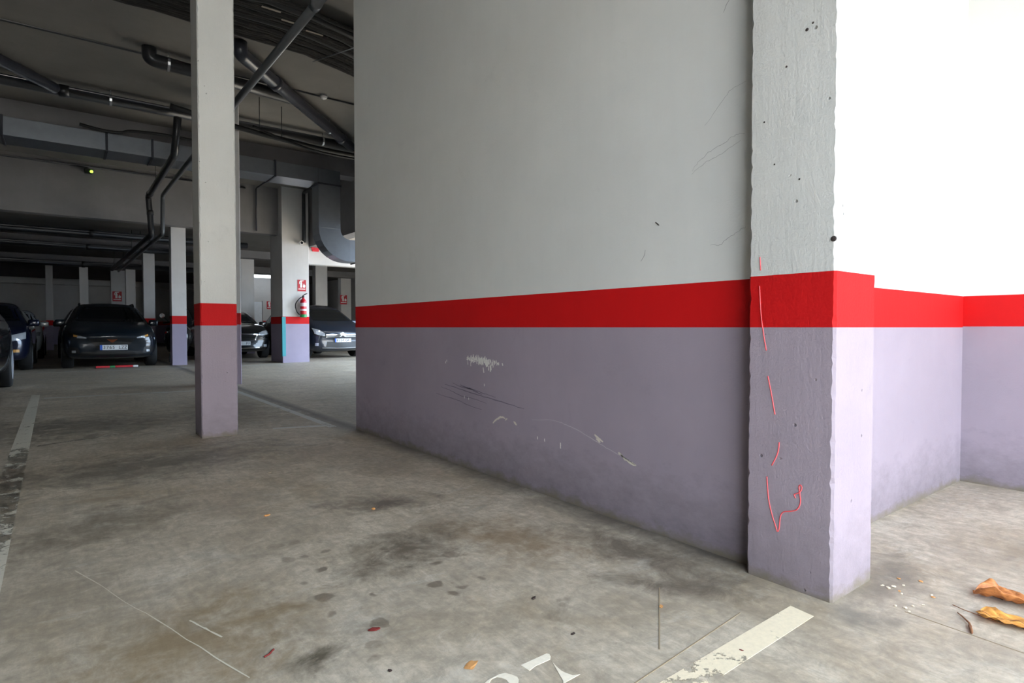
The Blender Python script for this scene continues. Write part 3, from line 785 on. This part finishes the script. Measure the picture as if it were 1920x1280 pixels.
bm = bmesh.new(); prism(bm, [(-0.18,0.28),(0.18,0.28),(0.18,-0.05),(0.0,-0.2),(-0.18,-0.05)], lambda p: (p[0], -0.04, p[1]), lambda p: (p[0], 0, p[1])); link('red_part', bm, 'siren_red', ho)
tl = tag(empty('tube_lamp', (7.5, 28.9, 3.3)), 'cool white tube lamp above the white lobby door', 'lamp')
boxobj('housing', 'grey_plastic', tl, -0.9, 0.9, -0.12, 0.12, 0.05, 0.245)
link('tube', tube(bmesh.new(), [(-0.85,-0.05,0.0),(0.85,-0.05,0.0)], 0.07, 12), 'tube_glow', tl, True)

# ------------------------------------------------------------------ cars
SECT = {  # fraction of length: half-width factor, bottom, shoulder, belt, roof/hood, roof half-width factor
 'suv': [(0.0,.74,.34,.60,.66,.70,.80),(.012,.84,.26,.66,.72,.76,.82),(.04,.93,.21,.72,.80,.85,.84),(.09,.98,.20,.76,.87,.93,.86),(.17,1.0,.20,.80,.93,1.00,.86),
         (.245,1.0,.20,.83,.97,1.06,.84),(.30,1.0,.20,.85,.99,1.20,.80),(.40,1.0,.20,.86,1.0,1.44,.72),(.48,1.0,.20,.87,1.01,1.50,.70),(.62,1.0,.20,.88,1.02,1.51,.70),
         (.78,1.0,.20,.90,1.04,1.47,.68),(.90,.99,.22,.90,1.05,1.34,.68),(.965,.95,.26,.88,1.02,1.12,.74),(.99,.88,.32,.82,.95,1.0,.76),(1.0,.80,.38,.74,.86,.92,.74)],
 'mpv': [(0.0,.72,.34,.56,.62,.68,.78),(.012,.83,.25,.64,.72,.78,.80),(.04,.93,.20,.72,.82,.89,.82),(.09,.98,.19,.78,.92,1.00,.84),(.15,1.0,.19,.82,.98,1.10,.82),
         (.21,1.0,.19,.85,1.0,1.24,.80),(.29,1.0,.19,.87,1.02,1.46,.74),(.38,1.0,.19,.88,1.03,1.60,.70),(.48,1.0,.19,.88,1.03,1.66,.69),(.62,1.0,.19,.89,1.04,1.67,.69),
         (.78,1.0,.19,.90,1.05,1.62,.69),(.90,.99,.21,.90,1.05,1.48,.69),(.965,.95,.26,.88,1.02,1.20,.74),(.99,.88,.32,.82,.95,1.04,.76),(1.0,.80,.38,.74,.86,.95,.74)],
}
CARPAINT = {}
def carpaint(name, col):
    plain(name, col, 0.28, 0.35, 1.0, var=0.02)
carpaint('paint_petrol', srgb(20, 30, 40)); carpaint('paint_navy', srgb(14, 20, 44)); carpaint('paint_black', srgb(20, 22, 26))
carpaint('paint_graphite', srgb(40, 42, 46)); carpaint('paint_white', srgb(214, 220, 226)); carpaint('paint_slate', srgb(34, 42, 56))

def resamp(poly, n):
    P = [Vector((p[0], p[1], 0)) for p in poly]
    if len(P) == 1: return [P[0]]*n
    L = [0.0]
    for i in range(1, len(P)): L.append(L[-1] + (P[i]-P[i-1]).length)
    out = []
    for k in range(n):
        s = L[-1]*k/(n-1); i = 0
        while i < len(P)-2 and L[i+1] < s: i += 1
        d = L[i+1]-L[i]; out.append(P[i].lerp(P[i+1], (s-L[i])/d if d > 1e-9 else 0))
    return out

class Car:
    def __init__(s, label, loc, rz, W, L, H, kind, paint, group=None):
        s.root = tag(empty('car', (loc[0], loc[1], 0), rz), label, 'car', group)
        s.W, s.L = W, L
        base = 1.51 if kind == 'suv' else 1.67
        bm = bmesh.new(); rings = []
        for t_, wf, zb, zs, zbelt, zr, rf in SECT[kind]:
            w_ = W/2*wf; k = (H/base) if zr > 1.02 else 1.0; zr *= k; y = t_*L
            half = [(0, zb), (.78*w_, zb), (.94*w_, zb+.05), (w_, zb+.22), (w_*1.0, zs-.06), (.975*w_, zs), (.93*w_, zbelt), (w_*rf, zr-.07 if zr-zbelt > .12 else zr-.02), (w_*rf*.82, zr), (0, zr+.025)]
            ring = [(x, z) for x, z in half] + [(-x, z) for x, z in half[-2:0:-1]]
            # plan-view rounding of the nose and tail: outer points trail behind the centre
            bul = 0.22*max(0, 1-t_/.14)**1.0 if t_ < .14 else (-0.18*max(0, 1-(1-t_)/.1) if t_ > .9 else 0)
            rings.append([bm.verts.new((x, y + bul*(abs(x)/(W/2))**2, z)) for x, z in ring])
        n = len(rings[0])
        for i in range(len(rings)-1):
            for k in range(n): bm.faces.new((rings[i][k], rings[i][(k+1) % n], rings[i+1][(k+1) % n], rings[i+1][k]))
        bm.faces.new(rings[0][::-1]); bm.faces.new(rings[-1])
        bmesh.ops.recalc_face_normals(bm, faces=bm.faces[:])
        o = link('body', bm, paint, None, True)
        md = o.modifiers.new('s', 'SUBSURF'); md.levels = 2; md.render_levels = 2
        bpy.context.view_layer.update()
        me = bpy.data.meshes.new_from_object(o.evaluated_get(bpy.context.evaluated_depsgraph_get()))
        o.modifiers.clear(); o.data = me
        for p in me.polygons: p.use_smooth = True
        b2 = bmesh.new(); b2.from_mesh(me); s.bvh = BVHTree.FromBMesh(b2); b2.free()
        o.parent = s.root; s.body = o; s.paint = paint
    def patch(s, name, top, bot, mat, axis='y', sgn=1, off=0.010, nu=9, nv=4, parent=None):
        A, B = resamp(top, nu), resamp(bot, nu); bm = bmesh.new(); F = []; K = []
        last = None
        for j in range(nv):
            rf, rk = [], []
            for i in range(nu):
                q = A[i].lerp(B[i], j/(nv-1))
                if axis == 'y': org, d = Vector((q.x, -2, q.y)), Vector((0, 1, 0))
                else: org, d = Vector((sgn*3, q.x, q.y)), Vector((-sgn, 0, 0))
                h = s.bvh.ray_cast(org, d)
                p = h[0] if h[0] is not None else (Vector((q.x, last.y, q.y)) if axis == 'y' and last else (Vector((sgn*s.W/2*.9, q.x, q.y)) if axis == 'x' else Vector((q.x, .2, q.y))))
                last = p
                rf.append(bm.verts.new(p - d*off)); rk.append(bm.verts.new(p + d*0.012))
            F.append(rf); K.append(rk)
        for j in range(nv-1):
            for i in range(nu-1):
                bm.faces.new((F[j][i], F[j][i+1], F[j+1][i+1], F[j+1][i])); bm.faces.new((K[j][i], K[j+1][i], K[j+1][i+1], K[j][i+1]))
        for j in range(nv-1):
            bm.faces.new((F[j][0], F[j+1][0], K[j+1][0], K[j][0])); bm.faces.new((F[j][-1], K[j][-1], K[j+1][-1], F[j+1][-1]))
        for i in range(nu-1):
            bm.faces.new((F[0][i], K[0][i], K[0][i+1], F[0][i+1])); bm.faces.new((F[-1][i], F[-1][i+1], K[-1][i+1], K[-1][i]))
        return link(name, bm, mat, parent or s.root, False)
    def both(s, name, top, bot, mat, **kw):
        r = s.patch(name, top, bot, mat, **kw)
        l = s.patch(name, [(-x, z) for x, z in top], [(-x, z) for x, z in bot], mat, **kw)
        return r, l
    def surf(s, x, z):
        h = s.bvh.ray_cast(Vector((x, -2, z)), Vector((0, 1, 0))); return h[0].y if h[0] is not None else 0.0
    def wheels(s, R=0.33, fy=0.19, ry=0.79, arch=True):
        for y in (s.L*fy, s.L*ry):
            for sg in (-1, 1):
                xo = sg*(s.W/2+0.005); xi = sg*(s.W/2-0.22)
                w_ = empty('wheel', ((xo+xi)/2, y, R)); w_.parent = s.root
                hw = 0.1125
                link('tyre', lathe(bmesh.new(), [(R*.66, -hw), (R*.93, -hw), (R, -hw*.75), (R, hw*.75), (R*.93, hw), (R*.66, hw)], 28, 'x'), 'rubber', w_, True)
                link('rim', lathe(bmesh.new(), [(R*.66, sg*hw*1.04), (R*.62, sg*hw*1.06), (R*.60, sg*hw*.55)], 28, 'x'), 'alloy', w_)
                bm = bmesh.new()
                for k in range(5):
                    a = 2*PI*k/5; u = Vector((0, math.cos(a), math.sin(a))); v = Vector((0, -math.sin(a), math.cos(a)))
                    c = Vector((sg*hw*1.02, 0, 0)); pts = [c+v*.035, c-v*.035, c+u*R*.62-v*.03, c+u*R*.62+v*.03]
                    q = [bm.verts.new(p) for p in pts]; bm.faces.new(q)
                link('spokes', bm, 'alloy', w_)
                bm = bmesh.new(); a0 = []
                for k in range(17):
                    a = PI*k/16; a0.append((y + math.cos(a)*(R+.06), max(.2, R + math.sin(a)*(R+.05))))
                if arch:
                    s.patch('wheel_arch', a0, [(yy, .205) for yy, zz in a0], 'black_trim', axis='x', sgn=sg, off=.004, nu=17, nv=4)
    def glass(s, zc, zt, wb, wt, tint='car_glass', y0=.30, y1=.86, zb=1.02, zt2=1.38):
        ws = s.patch('windscreen', [(-wt, zt), (0, zt+.015), (wt, zt)], [(-wb, zc), (0, zc-.02), (wb, zc)], tint, off=.008, nu=11, nv=6)
        for sg in (-1, 1):
            L = s.L
            s.patch('side_window', [(L*(y0+.10), zt2-.02), (L*.48, zt2), (L*.59, zt2)], [(L*(y0+.01), zb), (L*.48, zb), (L*.59, zb)], tint, axis='x', sgn=sg, off=.006)
            s.patch('side_window', [(L*.605, zt2), (L*.76, zt2-.02), (L*.82, zt2-.08)], [(L*.605, zb), (L*.76, zb), (L*y1, zb+.02)], tint, axis='x', sgn=sg, off=.006)
        return ws
    def mirrors(s, z=1.02, y=.33):
        for sg in (-1, 1):
            m = empty('wing_mirror', (sg*(s.W/2+.02), s.L*y*.92, z)); m.parent = s.root
            bm = bmesh.new(); box(bm, -.10, .10, -.05, .09, -.075, .075, .035); link('mirror_housing', bm, s.paint, m, True)
            boxobj('mirror_glass', 'chrome', m, -.08, .08, .09, .094, -.055, .055)
            tubeobj('mirror_arm', 'black_trim', m, [(-sg*.07, .02, -.05), (-sg*.16, .03, -.09)], .02, 8)
    def plate(s, txt, x, z, extra=0.012, w_=0.52, tilt=0.0):
        y = min(s.surf(x-.2, z), s.surf(x, z), s.surf(x+.2, z)) - extra - 0.01
        p = empty('number_plate', (x, y, z)); p.parent = s.root
        boxobj('plate_panel', 'plate_white', p, -w_/2, w_/2, -.004, .012, -.055, .055)
        boxobj('blue_strip', 'plate_blue', p, -w_/2, -w_/2+.045, -.006, -.004, -.055, .055)
        for k, ch in enumerate(txt):
            if ch != ' ': text_mesh('plate_character', ch, 0.105, 'plate_ink', p, (0.022 + (k-3.5)*0.057, -0.0065, -0.002), (PI/2, 0, 0), 0.85)
        bm = bmesh.new(); tube(bm, [(0, .01, 0), (0, .08, 0)], .03, 8); link('plate_mount', bm, 'black_trim', p)
    def wipers(s, z):
        pass

# 1: dark petrol crossover with copper emblem, facing the camera
c = Car('dark petrol crossover with copper emblem and full white number plate', (0.86, 15.86), 0.0, 1.82, 4.45, 1.52, 'suv', 'paint_petrol')
c.wheels(0.35); c.glass(1.06, 1.42, .70, .56); c.mirrors(1.03)
c.patch('grille', [(-.44,.66),(0,.69),(.44,.66)], [(-.26,.44),(0,.43),(.26,.44)], 'black_trim', off=.006)
c.patch('lower_grille', [(-.55,.38),(0,.385),(.55,.38)], [(-.62,.29),(0,.285),(.62,.29)], 'black_trim', off=.006)
for hl in c.both('headlight', [(.46,.70),(.62,.77),(.84,.83)], [(.44,.665),(.62,.675),(.83,.72)], 'black_trim', off=.012):
    hl['label'] = 'slanted headlight'
c.both('headlight_lens', [(.47,.695),(.56,.725),(.64,.745)], [(.47,.67),(.56,.68),(.64,.685)], 'lamp_lens', off=.016)
c.both('indicator_lens', [(.63,.742),(.70,.765)], [(.63,.705),(.70,.715)], 'lamp_amber', off=.017, nu=4, nv=3)
c.both('side_intake', [(.62,.47),(.76,.49),(.84,.47)], [(.58,.34),(.74,.33),(.82,.35)], 'black_trim', off=.006)
c.both('fog_light', [(.66,.41),(.73,.41)], [(.66,.36),(.73,.36)], 'lamp_lens', off=.012, nu=5, nv=3)
c.patch('emblem', [(-.10,.655),(-.03,.645),(.03,.645),(.10,.655)], [(-.02,.585),(0,.58),(.0,.58),(.02,.585)], 'copper_emblem', off=.022)
c.plate('3765 LZZ', 0.03, 0.47)
for sg in (-1, 1):
    tubeobj('roof_rail', 'black_trim', c.root, [(sg*.55, 1.85, 1.44), (sg*.55, 2.05, 1.505), (sg*.55, 3.2, 1.505), (sg*.54, 3.5, 1.43)], .02, 8)
ps = tag(empty('parking_stop', (0.95, 16.02, 0)), 'low red parking stop bar on the floor under the crossover nose', 'parking stop')
boxobj('base_plate', 'pipe_dark', ps, -.42, .42, -.08, .08, 0, .012, .003)
for x0, x1, m in ((-.40, -.14, 'siren_red'), (-.14, -.04, 'extinguisher_green'), (-.04, .30, 'siren_red'), (.30, .40, 'sign_white')):
    boxobj('bar_piece', m, ps, x0, x1, -.03, .03, .012, .055, .008)
# 2: navy car at the left edge
c = Car('navy car with bright headlight cut off by the left picture edge', (-1.46, 15.75), 0.0, 1.80, 4.3, 1.50, 'suv', 'paint_navy')
c.wheels(0.33); c.glass(1.06, 1.40, .70, .56); c.mirrors()
c.patch('grille', [(-.40,.62),(0,.64),(.40,.62)], [(-.36,.45),(0,.44),(.36,.45)], 'black_trim', off=.006)
c.both('headlight', [(.42,.70),(.60,.76),(.82,.82)], [(.44,.62),(.60,.63),(.82,.68)], 'lamp_lens', off=.012)
c.both('fog_light', [(.62,.46),(.72,.46)], [(.62,.40),(.72,.40)], 'lamp_amber', off=.010, nu=5, nv=3)
c.plate('', 0, 0.50)
# 3: graphite car in the front left bay: only wheel and bumper corner show
c = Car('graphite car in the front left bay with shining alloy wheel', (-1.57, 8.45), 0.0, 1.84, 4.4, 1.50, 'suv', 'paint_graphite')
c.wheels(0.34, 0.20); c.glass(1.06, 1.40, .70, .56)
c.both('headlight', [(.46,.72),(.84,.82)], [(.46,.64),(.82,.68)], 'lamp_lens', off=.012)
c.patch('grille', [(-.40,.62),(0,.64),(.40,.62)], [(-.36,.40),(0,.39),(.36,.40)], 'black_trim', off=.006)
# 4: white car far behind, between navy car and dark van
c = Car('white car far behind the navy car', (-1.37, 21.4), 0.0, 1.78, 4.2, 1.46, 'suv', 'paint_white')
c.wheels(0.32); c.glass(1.04, 1.38, .68, .55); c.mirrors()
c.both('headlight', [(.46,.72),(.84,.80)], [(.46,.64),(.82,.68)], 'lamp_lens', off=.012)
c.patch('grille', [(-.40,.60),(0,.62),(.40,.60)], [(-.36,.36),(0,.35),(.36,.36)], 'black_trim', off=.006)
# 5: black car behind car 1
c = Car('black car hidden behind the left side of the petrol crossover', (0.79, 21.2), 0.0, 1.86, 4.4, 1.55, 'mpv', 'paint_black')
c.wheels(0.33); c.glass(1.14, 1.48, .70, .58, zt2=1.46); c.mirrors()
c.both('headlight', [(.46,.76),(.82,.88)], [(.46,.68),(.80,.74)], 'lamp_lens', off=.012)
c.patch('grille', [(-.40,.60),(0,.62),(.40,.60)], [(-.36,.40),(0,.39),(.36,.40)], 'black_trim', off=.006)
# 6: black car with chrome grille right of the free-standing pillar
c = Car('black car with chrome grille just right of the free-standing pillar', (4.02, 18.0), 0.0, 1.80, 4.3, 1.46, 'suv', 'paint_black')
c.wheels(0.33); c.glass(1.06, 1.38, .70, .56); c.mirrors()
c.patch('grille', [(-.46,.70),(0,.72),(.46,.70)], [(-.40,.56),(0,.55),(.40,.56)], 'black_trim', off=.006)
c.patch('grille_chrome', [(-.47,.725),(0,.745),(.47,.725)], [(-.47,.70),(0,.72),(.47,.70)], 'chrome', off=.014)
c.patch('grille_chrome', [(-.42,.555),(0,.545),(.42,.555)], [(-.40,.525),(0,.515),(.40,.525)], 'chrome', off=.014)
c.both('grille_chrome', [(.44,.725),(.48,.72)], [(.38,.55),(.42,.53)], 'chrome', off=.016, nu=3, nv=6)
c.both('headlight', [(.50,.76),(.66,.82),(.82,.84)], [(.50,.68),(.66,.69),(.82,.72)], 'lamp_lens', off=.012)
c.both('daylight_strip', [(.66,.62),(.82,.64)], [(.66,.59),(.82,.60)], 'chrome', off=.012, nu=5, nv=3)
c.patch('bumper_chrome', [(-.52,.345),(0,.335),(.52,.345)], [(-.52,.315),(0,.305),(.52,.315)], 'chrome', off=.012)
c.both('fog_light', [(.64,.42),(.74,.42)], [(.64,.35),(.74,.35)], 'lamp_lens', off=.012, nu=5, nv=3)
c.plate('      PF', 0.0, 0.46)
# 7: dark people carrier with double chevrons behind the doorway
c = Car('dark people carrier with double chevron chrome bars beside the long wall', (6.62, 16.95), math.radians(5.5), 1.83, 4.5, 1.66, 'mpv', 'paint_slate')
c.wheels(0.34); c.glass(1.13, 1.56, .74, .60, y0=.24, zb=1.06, zt2=1.52); c.mirrors(1.08, .28)
for zz in (.70, .645):
    c.patch('chevron_bar', [(-.50,zz+.015),(-.13,zz+.012),(-.10,zz+.02),(0,zz+.085),(.10,zz+.02),(.13,zz+.012),(.50,zz+.015)], [(-.50,zz-.018),(-.13,zz-.018),(-.08,zz-.022),(0,zz+.04),(.08,zz-.022),(.13,zz-.018),(.50,zz-.018)], 'chrome', off=.02, nu=25, nv=3)
for hl in c.both('headlight', [(.50,.76),(.68,.88),(.84,.94)], [(.50,.64),(.66,.66),(.80,.70)], 'black_trim', off=.010): pass
c.both('headlight_lens', [(.53,.75),(.68,.86),(.80,.90)], [(.53,.665),(.66,.68),(.78,.73)], 'lamp_lens', off=.015)
c.patch('lower_grille', [(-.46,.50),(0,.50),(.46,.50)], [(-.50,.34),(0,.33),(.50,.34)], 'black_trim', off=.006)
c.patch('bumper_chrome', [(-.60,.325),(0,.31),(.60,.325)], [(-.60,.305),(0,.29),(.60,.305)], 'chrome', off=.014)
c.both('fog_light', [(.70,.46),(.78,.46)], [(.70,.38),(.78,.38)], 'lamp_lens', off=.012, nu=5, nv=3)
c.plate('8554 GR', 0.02, 0.535)

# scooter half hidden behind the lit pillar
sct = tag(empty('scooter', (2.40, 17.0, 0)), 'black scooter with windscreen half hidden behind the bluish lit pillar', 'scooter')
for y in (0.25, 1.45):
    w_ = empty('wheel', (0, y, 0.27)); w_.parent = sct
    link('tyre', lathe(bmesh.new(), [(.18,-.06),(.25,-.06),(.27,-.03),(.27,.03),(.25,.06),(.18,.06)], 24, 'x'), 'rubber', w_, True)
    link('rim', lathe(bmesh.new(), [(.18,-.04),(.17,.04)], 24, 'x'), 'alloy', w_)
bm = bmesh.new(); rings = []
for y, hw, z0, z1 in ((.02,.10,.55,.78),(.10,.24,.42,.95),(.30,.30,.35,1.0),(.48,.26,.25,.9),(.60,.22,.22,.45),(.85,.24,.22,.45),(1.0,.26,.28,.78),(1.3,.27,.36,.84),(1.65,.22,.5,.88),(1.85,.12,.62,.86)):
    ring = []
    for k in range(12):
        a = 2*PI*k/12; ring.append(bm.verts.new((hw*math.cos(a), y, (z0+z1)/2 + (z1-z0)/2*math.sin(a))))
    rings.append(ring)
for i in range(len(rings)-1):
    for k in range(12): bm.faces.new((rings[i][k], rings[i][(k+1) % 12], rings[i+1][(k+1) % 12], rings[i+1][k]))
bm.faces.new(rings[0][::-1]); bm.faces.new(rings[-1])
link('fairing', bm, 'paint_black', sct, True)
bm = bmesh.new(); prism(bm, [(-.24,.95),(.24,.95),(.25,1.2),(.16,1.4),(-.16,1.4),(-.25,1.2)], lambda p: (p[0], .12+(p[1]-.95)*.45, p[1]), lambda p: (p[0], .128+(p[1]-.95)*.45, p[1])); link('windscreen', bm, 'car_glass', sct)
tubeobj('handlebar', 'black_trim', sct, [(-.36,.5,1.03),(-.2,.42,1.06),(.2,.42,1.06),(.36,.5,1.03)], .018, 8)
for sg in (-1, 1):
    tubeobj('mirror_stalk', 'black_trim', sct, [(sg*.25,.42,1.06),(sg*.38,.36,1.2)], .008, 6)
    link('mirror', lathe(bmesh.new(), [(.06,0),(.055,.02),(.02,.03)], 14, 'y', (sg*.40,.34,1.22)), 'chrome', sct)
boxobj('saddle', 'rubber', sct, -.16, .16, .98, 1.7, .80, .92, .04)
link('headlight', lathe(bmesh.new(), [(.09,.0),(.06,-.05)], 16, 'y', (0,.05,.72)), 'lamp_lens', sct)
boxobj('kick_stand', 'black_trim', sct, -.2, .2, .78, .84, 0.0, .24)

# ------------------------------------------------------------------ leaves and litter on the floor
def leaf(label, tip, ang, length, width, mat, curl, tilt, lift, seed, stem):
    """a dry leaf: blunt tip, wavy jagged margins, halves folded up along the midrib by curl (radians), leaning by tilt"""
    r = random.Random(seed); root = tag(empty('dry_leaf', (tip[0], tip[1], 0.0), ang), label, 'leaf')
    bm = bmesh.new(); N, M = 34, 14; V = []; ph = [r.uniform(0, 6) for _ in range(4)]
    def prof(u): return min(1.0, (u/0.10)**0.6 if u > 0 else 0.12)*(1 - 0.35*max(0, (u-0.6)/0.4)**2)
    for i in range(N+1):
        u = i/N; hw = max(0.10, prof(u))*width*0.5; row = []
        for j in range(M+1):
            v = -1 + 2*j/M; e = abs(v)
            m = 1 + (0.10*math.sin(u*31+ph[0]) + 0.07*r.uniform(-1, 1))*e**3
            a = tilt + (1 if v > 0 else -1)*0.0
            th = curl*(1 + 0.25*math.sin(u*7+ph[1]))*e            # running fold angle
            R = hw/max(0.05, curl)
            lx, lz = (R*math.sin(th)*m, R*(1-math.cos(th))*m) if curl > 0.05 else (hw*e, 0)
            lx *= (1 if v >= 0 else -1)
            x = lx*math.cos(tilt) - lz*math.sin(tilt); z = lx*math.sin(tilt) + lz*math.cos(tilt)
            z += 0.0035*math.sin(u*19 + v*4 + ph[2]) + 0.003*math.sin(u*41 - v*6 + ph[3]) + lift*math.exp(-((u-0.05)/0.16)**2)
            row.append([x, u*length + 0.01*math.sin(u*9+ph[1])*e, z])
        V.append(row)
    zmin = min(p[2] for row in V for p in row)
    VV = [[bm.verts.new((p[0], p[1], p[2]-zmin+0.0012)) for p in row] for row in V]
    for i in range(N):
        for j in range(M): bm.faces.new((VV[i][j], VV[i][j+1], VV[i+1][j+1], VV[i+1][j]))
    mid = [Vector((V[i][M//2][0], V[i][M//2][1], V[i][M//2][2]-zmin+0.0025)) for i in range(1, N+1)]
    o = link('leaf_blade', bm, mat, root, True)
    sd_ = o.modifiers.new('t', 'SOLIDIFY'); sd_.thickness = 0.001
    tubeobj('midrib', 'twig_brown', root, mid, 0.0014, 6)
    tubeobj('leaf_stem', 'twig_brown', root, [(q[0], q[1], 0.004) for q in stem], 0.0013, 6)
    return root
leaf('curled rusty brown leaf with lifted tip near right edge', (2.470, 0.625), PI + 0.34, 0.28, 0.115, 'leaf_rust', 1.0, 0.12, 0.004, 4, [(0.0,0.08),(-0.06,0.05)])
leaf('flatter golden dry leaf lying in front of the rusty one', (2.305, 0.575), PI + 0.22, 0.28, 0.115, 'leaf_gold', 0.45, 0.06, 0.003, 9, [(0.02,0.05),(-0.01,-0.03),(-0.03,-0.06)])
tw = tag(empty('twig', (2.27, 0.613, 0)), 'thin bent brown twig on the floor beside the dry leaves', 'twig')
tubeobj('twig_stem', 'twig_brown', tw, [(0,0,.004),(-.02,-.018,.005),(-.055,-.045,.006),(-.08,-.056,.006)], .003, 7, [.0015,.0022,.003,.0035])
tubeobj('twig_end', 'twig_brown', tw, [(-.075,-.052,.006),(-.10,-.062,.005),(-.118,-.068,.004)], .004, 7, [.0045,.0045,.0035])

def crumb(name, label, cat, x, y, sx, sy, sz, mat, ang=0.0, seed=0):
    r = random.Random(seed); bm = bmesh.new()
    bmesh.ops.create_icosphere(bm, subdivisions=2, radius=1.0)
    for v in bm.verts:
        k = 1 + 0.28*r.uniform(-1, 1); v.co = Vector((v.co.x*sx*k, v.co.y*sy*k, max(0.0, v.co.z*0.5+0.5)*sz*k))
    o = link(name, bm, mat, None); o.location = (x, y, 0.0); o.rotation_euler = (0, 0, ang)
    return tag(o, label, cat)
crumb('leaf_scrap', 'small orange leaf scrap on the floor far from the wall', 'leaf', 0.773, 2.986, .016, .009, .006, 'bit_orange', .3, 1)
crumb('pebble', 'single pale yellow pebble on the dark oval stain', 'pebble', 1.229, 2.764, .010, .010, .009, 'bit_orange', 0, 2)
crumb('leaf_scrap', 'dark red leaf scrap between the oil drips', 'leaf', 0.737, 1.655, .016, .010, .005, 'bit_red', -.3, 3)
crumb('paper_scrap', 'tiny white scrap on the floor in front of the free-standing pillar', 'paper', 1.02, 3.86, .010, .007, .004, 'bit_pale', 0, 4)
crumb('bark_chip', 'blackish chip of bark on the clear floor left of saw cut', 'bark', 1.255, 1.52, .012, .005, .005, 'bit_dark', .6, 5)
crumb('bark_chip', 'dark crumb lying left of the stencilled number', 'bark', 0.68, 1.43, .005, .007, .004, 'bit_dark', .2, 6)
crumb('rust_flake', 'orange rust flake just above the stencilled number', 'flake', 0.868, 1.32, .024, .016, .003, 'bit_orange', .4, 7)
crumb('black_grit', 'pair-like black grit specks near the saw cut end', 'grit', 1.20, 1.27, .008, .005, .004, 'bit_dark', .1, 8)
crumb('leaf_scrap', 'brown leaf scrap on the dirt patch left of near pillar', 'leaf', 1.55, 1.22, .012, .006, .004, 'bit_orange', .5, 9)
crumb('leaf_scrap', 'tiny red speck on the flaking cream bay line', 'leaf', 1.52, .915, .003, .006, .003, 'bit_red', .2, 10)
tw2 = tag(empty('twig', (0.43, 1.70, 0)), 'short reddish curved twig at the lower left floor', 'twig')
tubeobj('twig_stem', 'bit_red', tw2, smooth_path([(0,0,.003),(.016,.006,.004),(.026,.018,.004),(.032,.024,.003)], 4), .0028, 6)
rp = random.Random(21)
for k in range(16):
    a = rp.uniform(0, 1)
    x = 2.08 + a*0.36 + rp.uniform(-.02, .05); y = 0.86 - rp.uniform(0.015, 0.16)*(1 if a < .8 else 1.2)
    crumb('stone_chip', 'pale stone chip scattered at the foot of the near pillar', 'stone chip', x, y, rp.uniform(.003, .008), rp.uniform(.003, .006), rp.uniform(.003, .005), rp.choice(['bit_pale', 'bit_orange', 'bit_pale']), rp.uniform(0, 3), 100+k)['group'] = 'stone chips at the pillar foot'
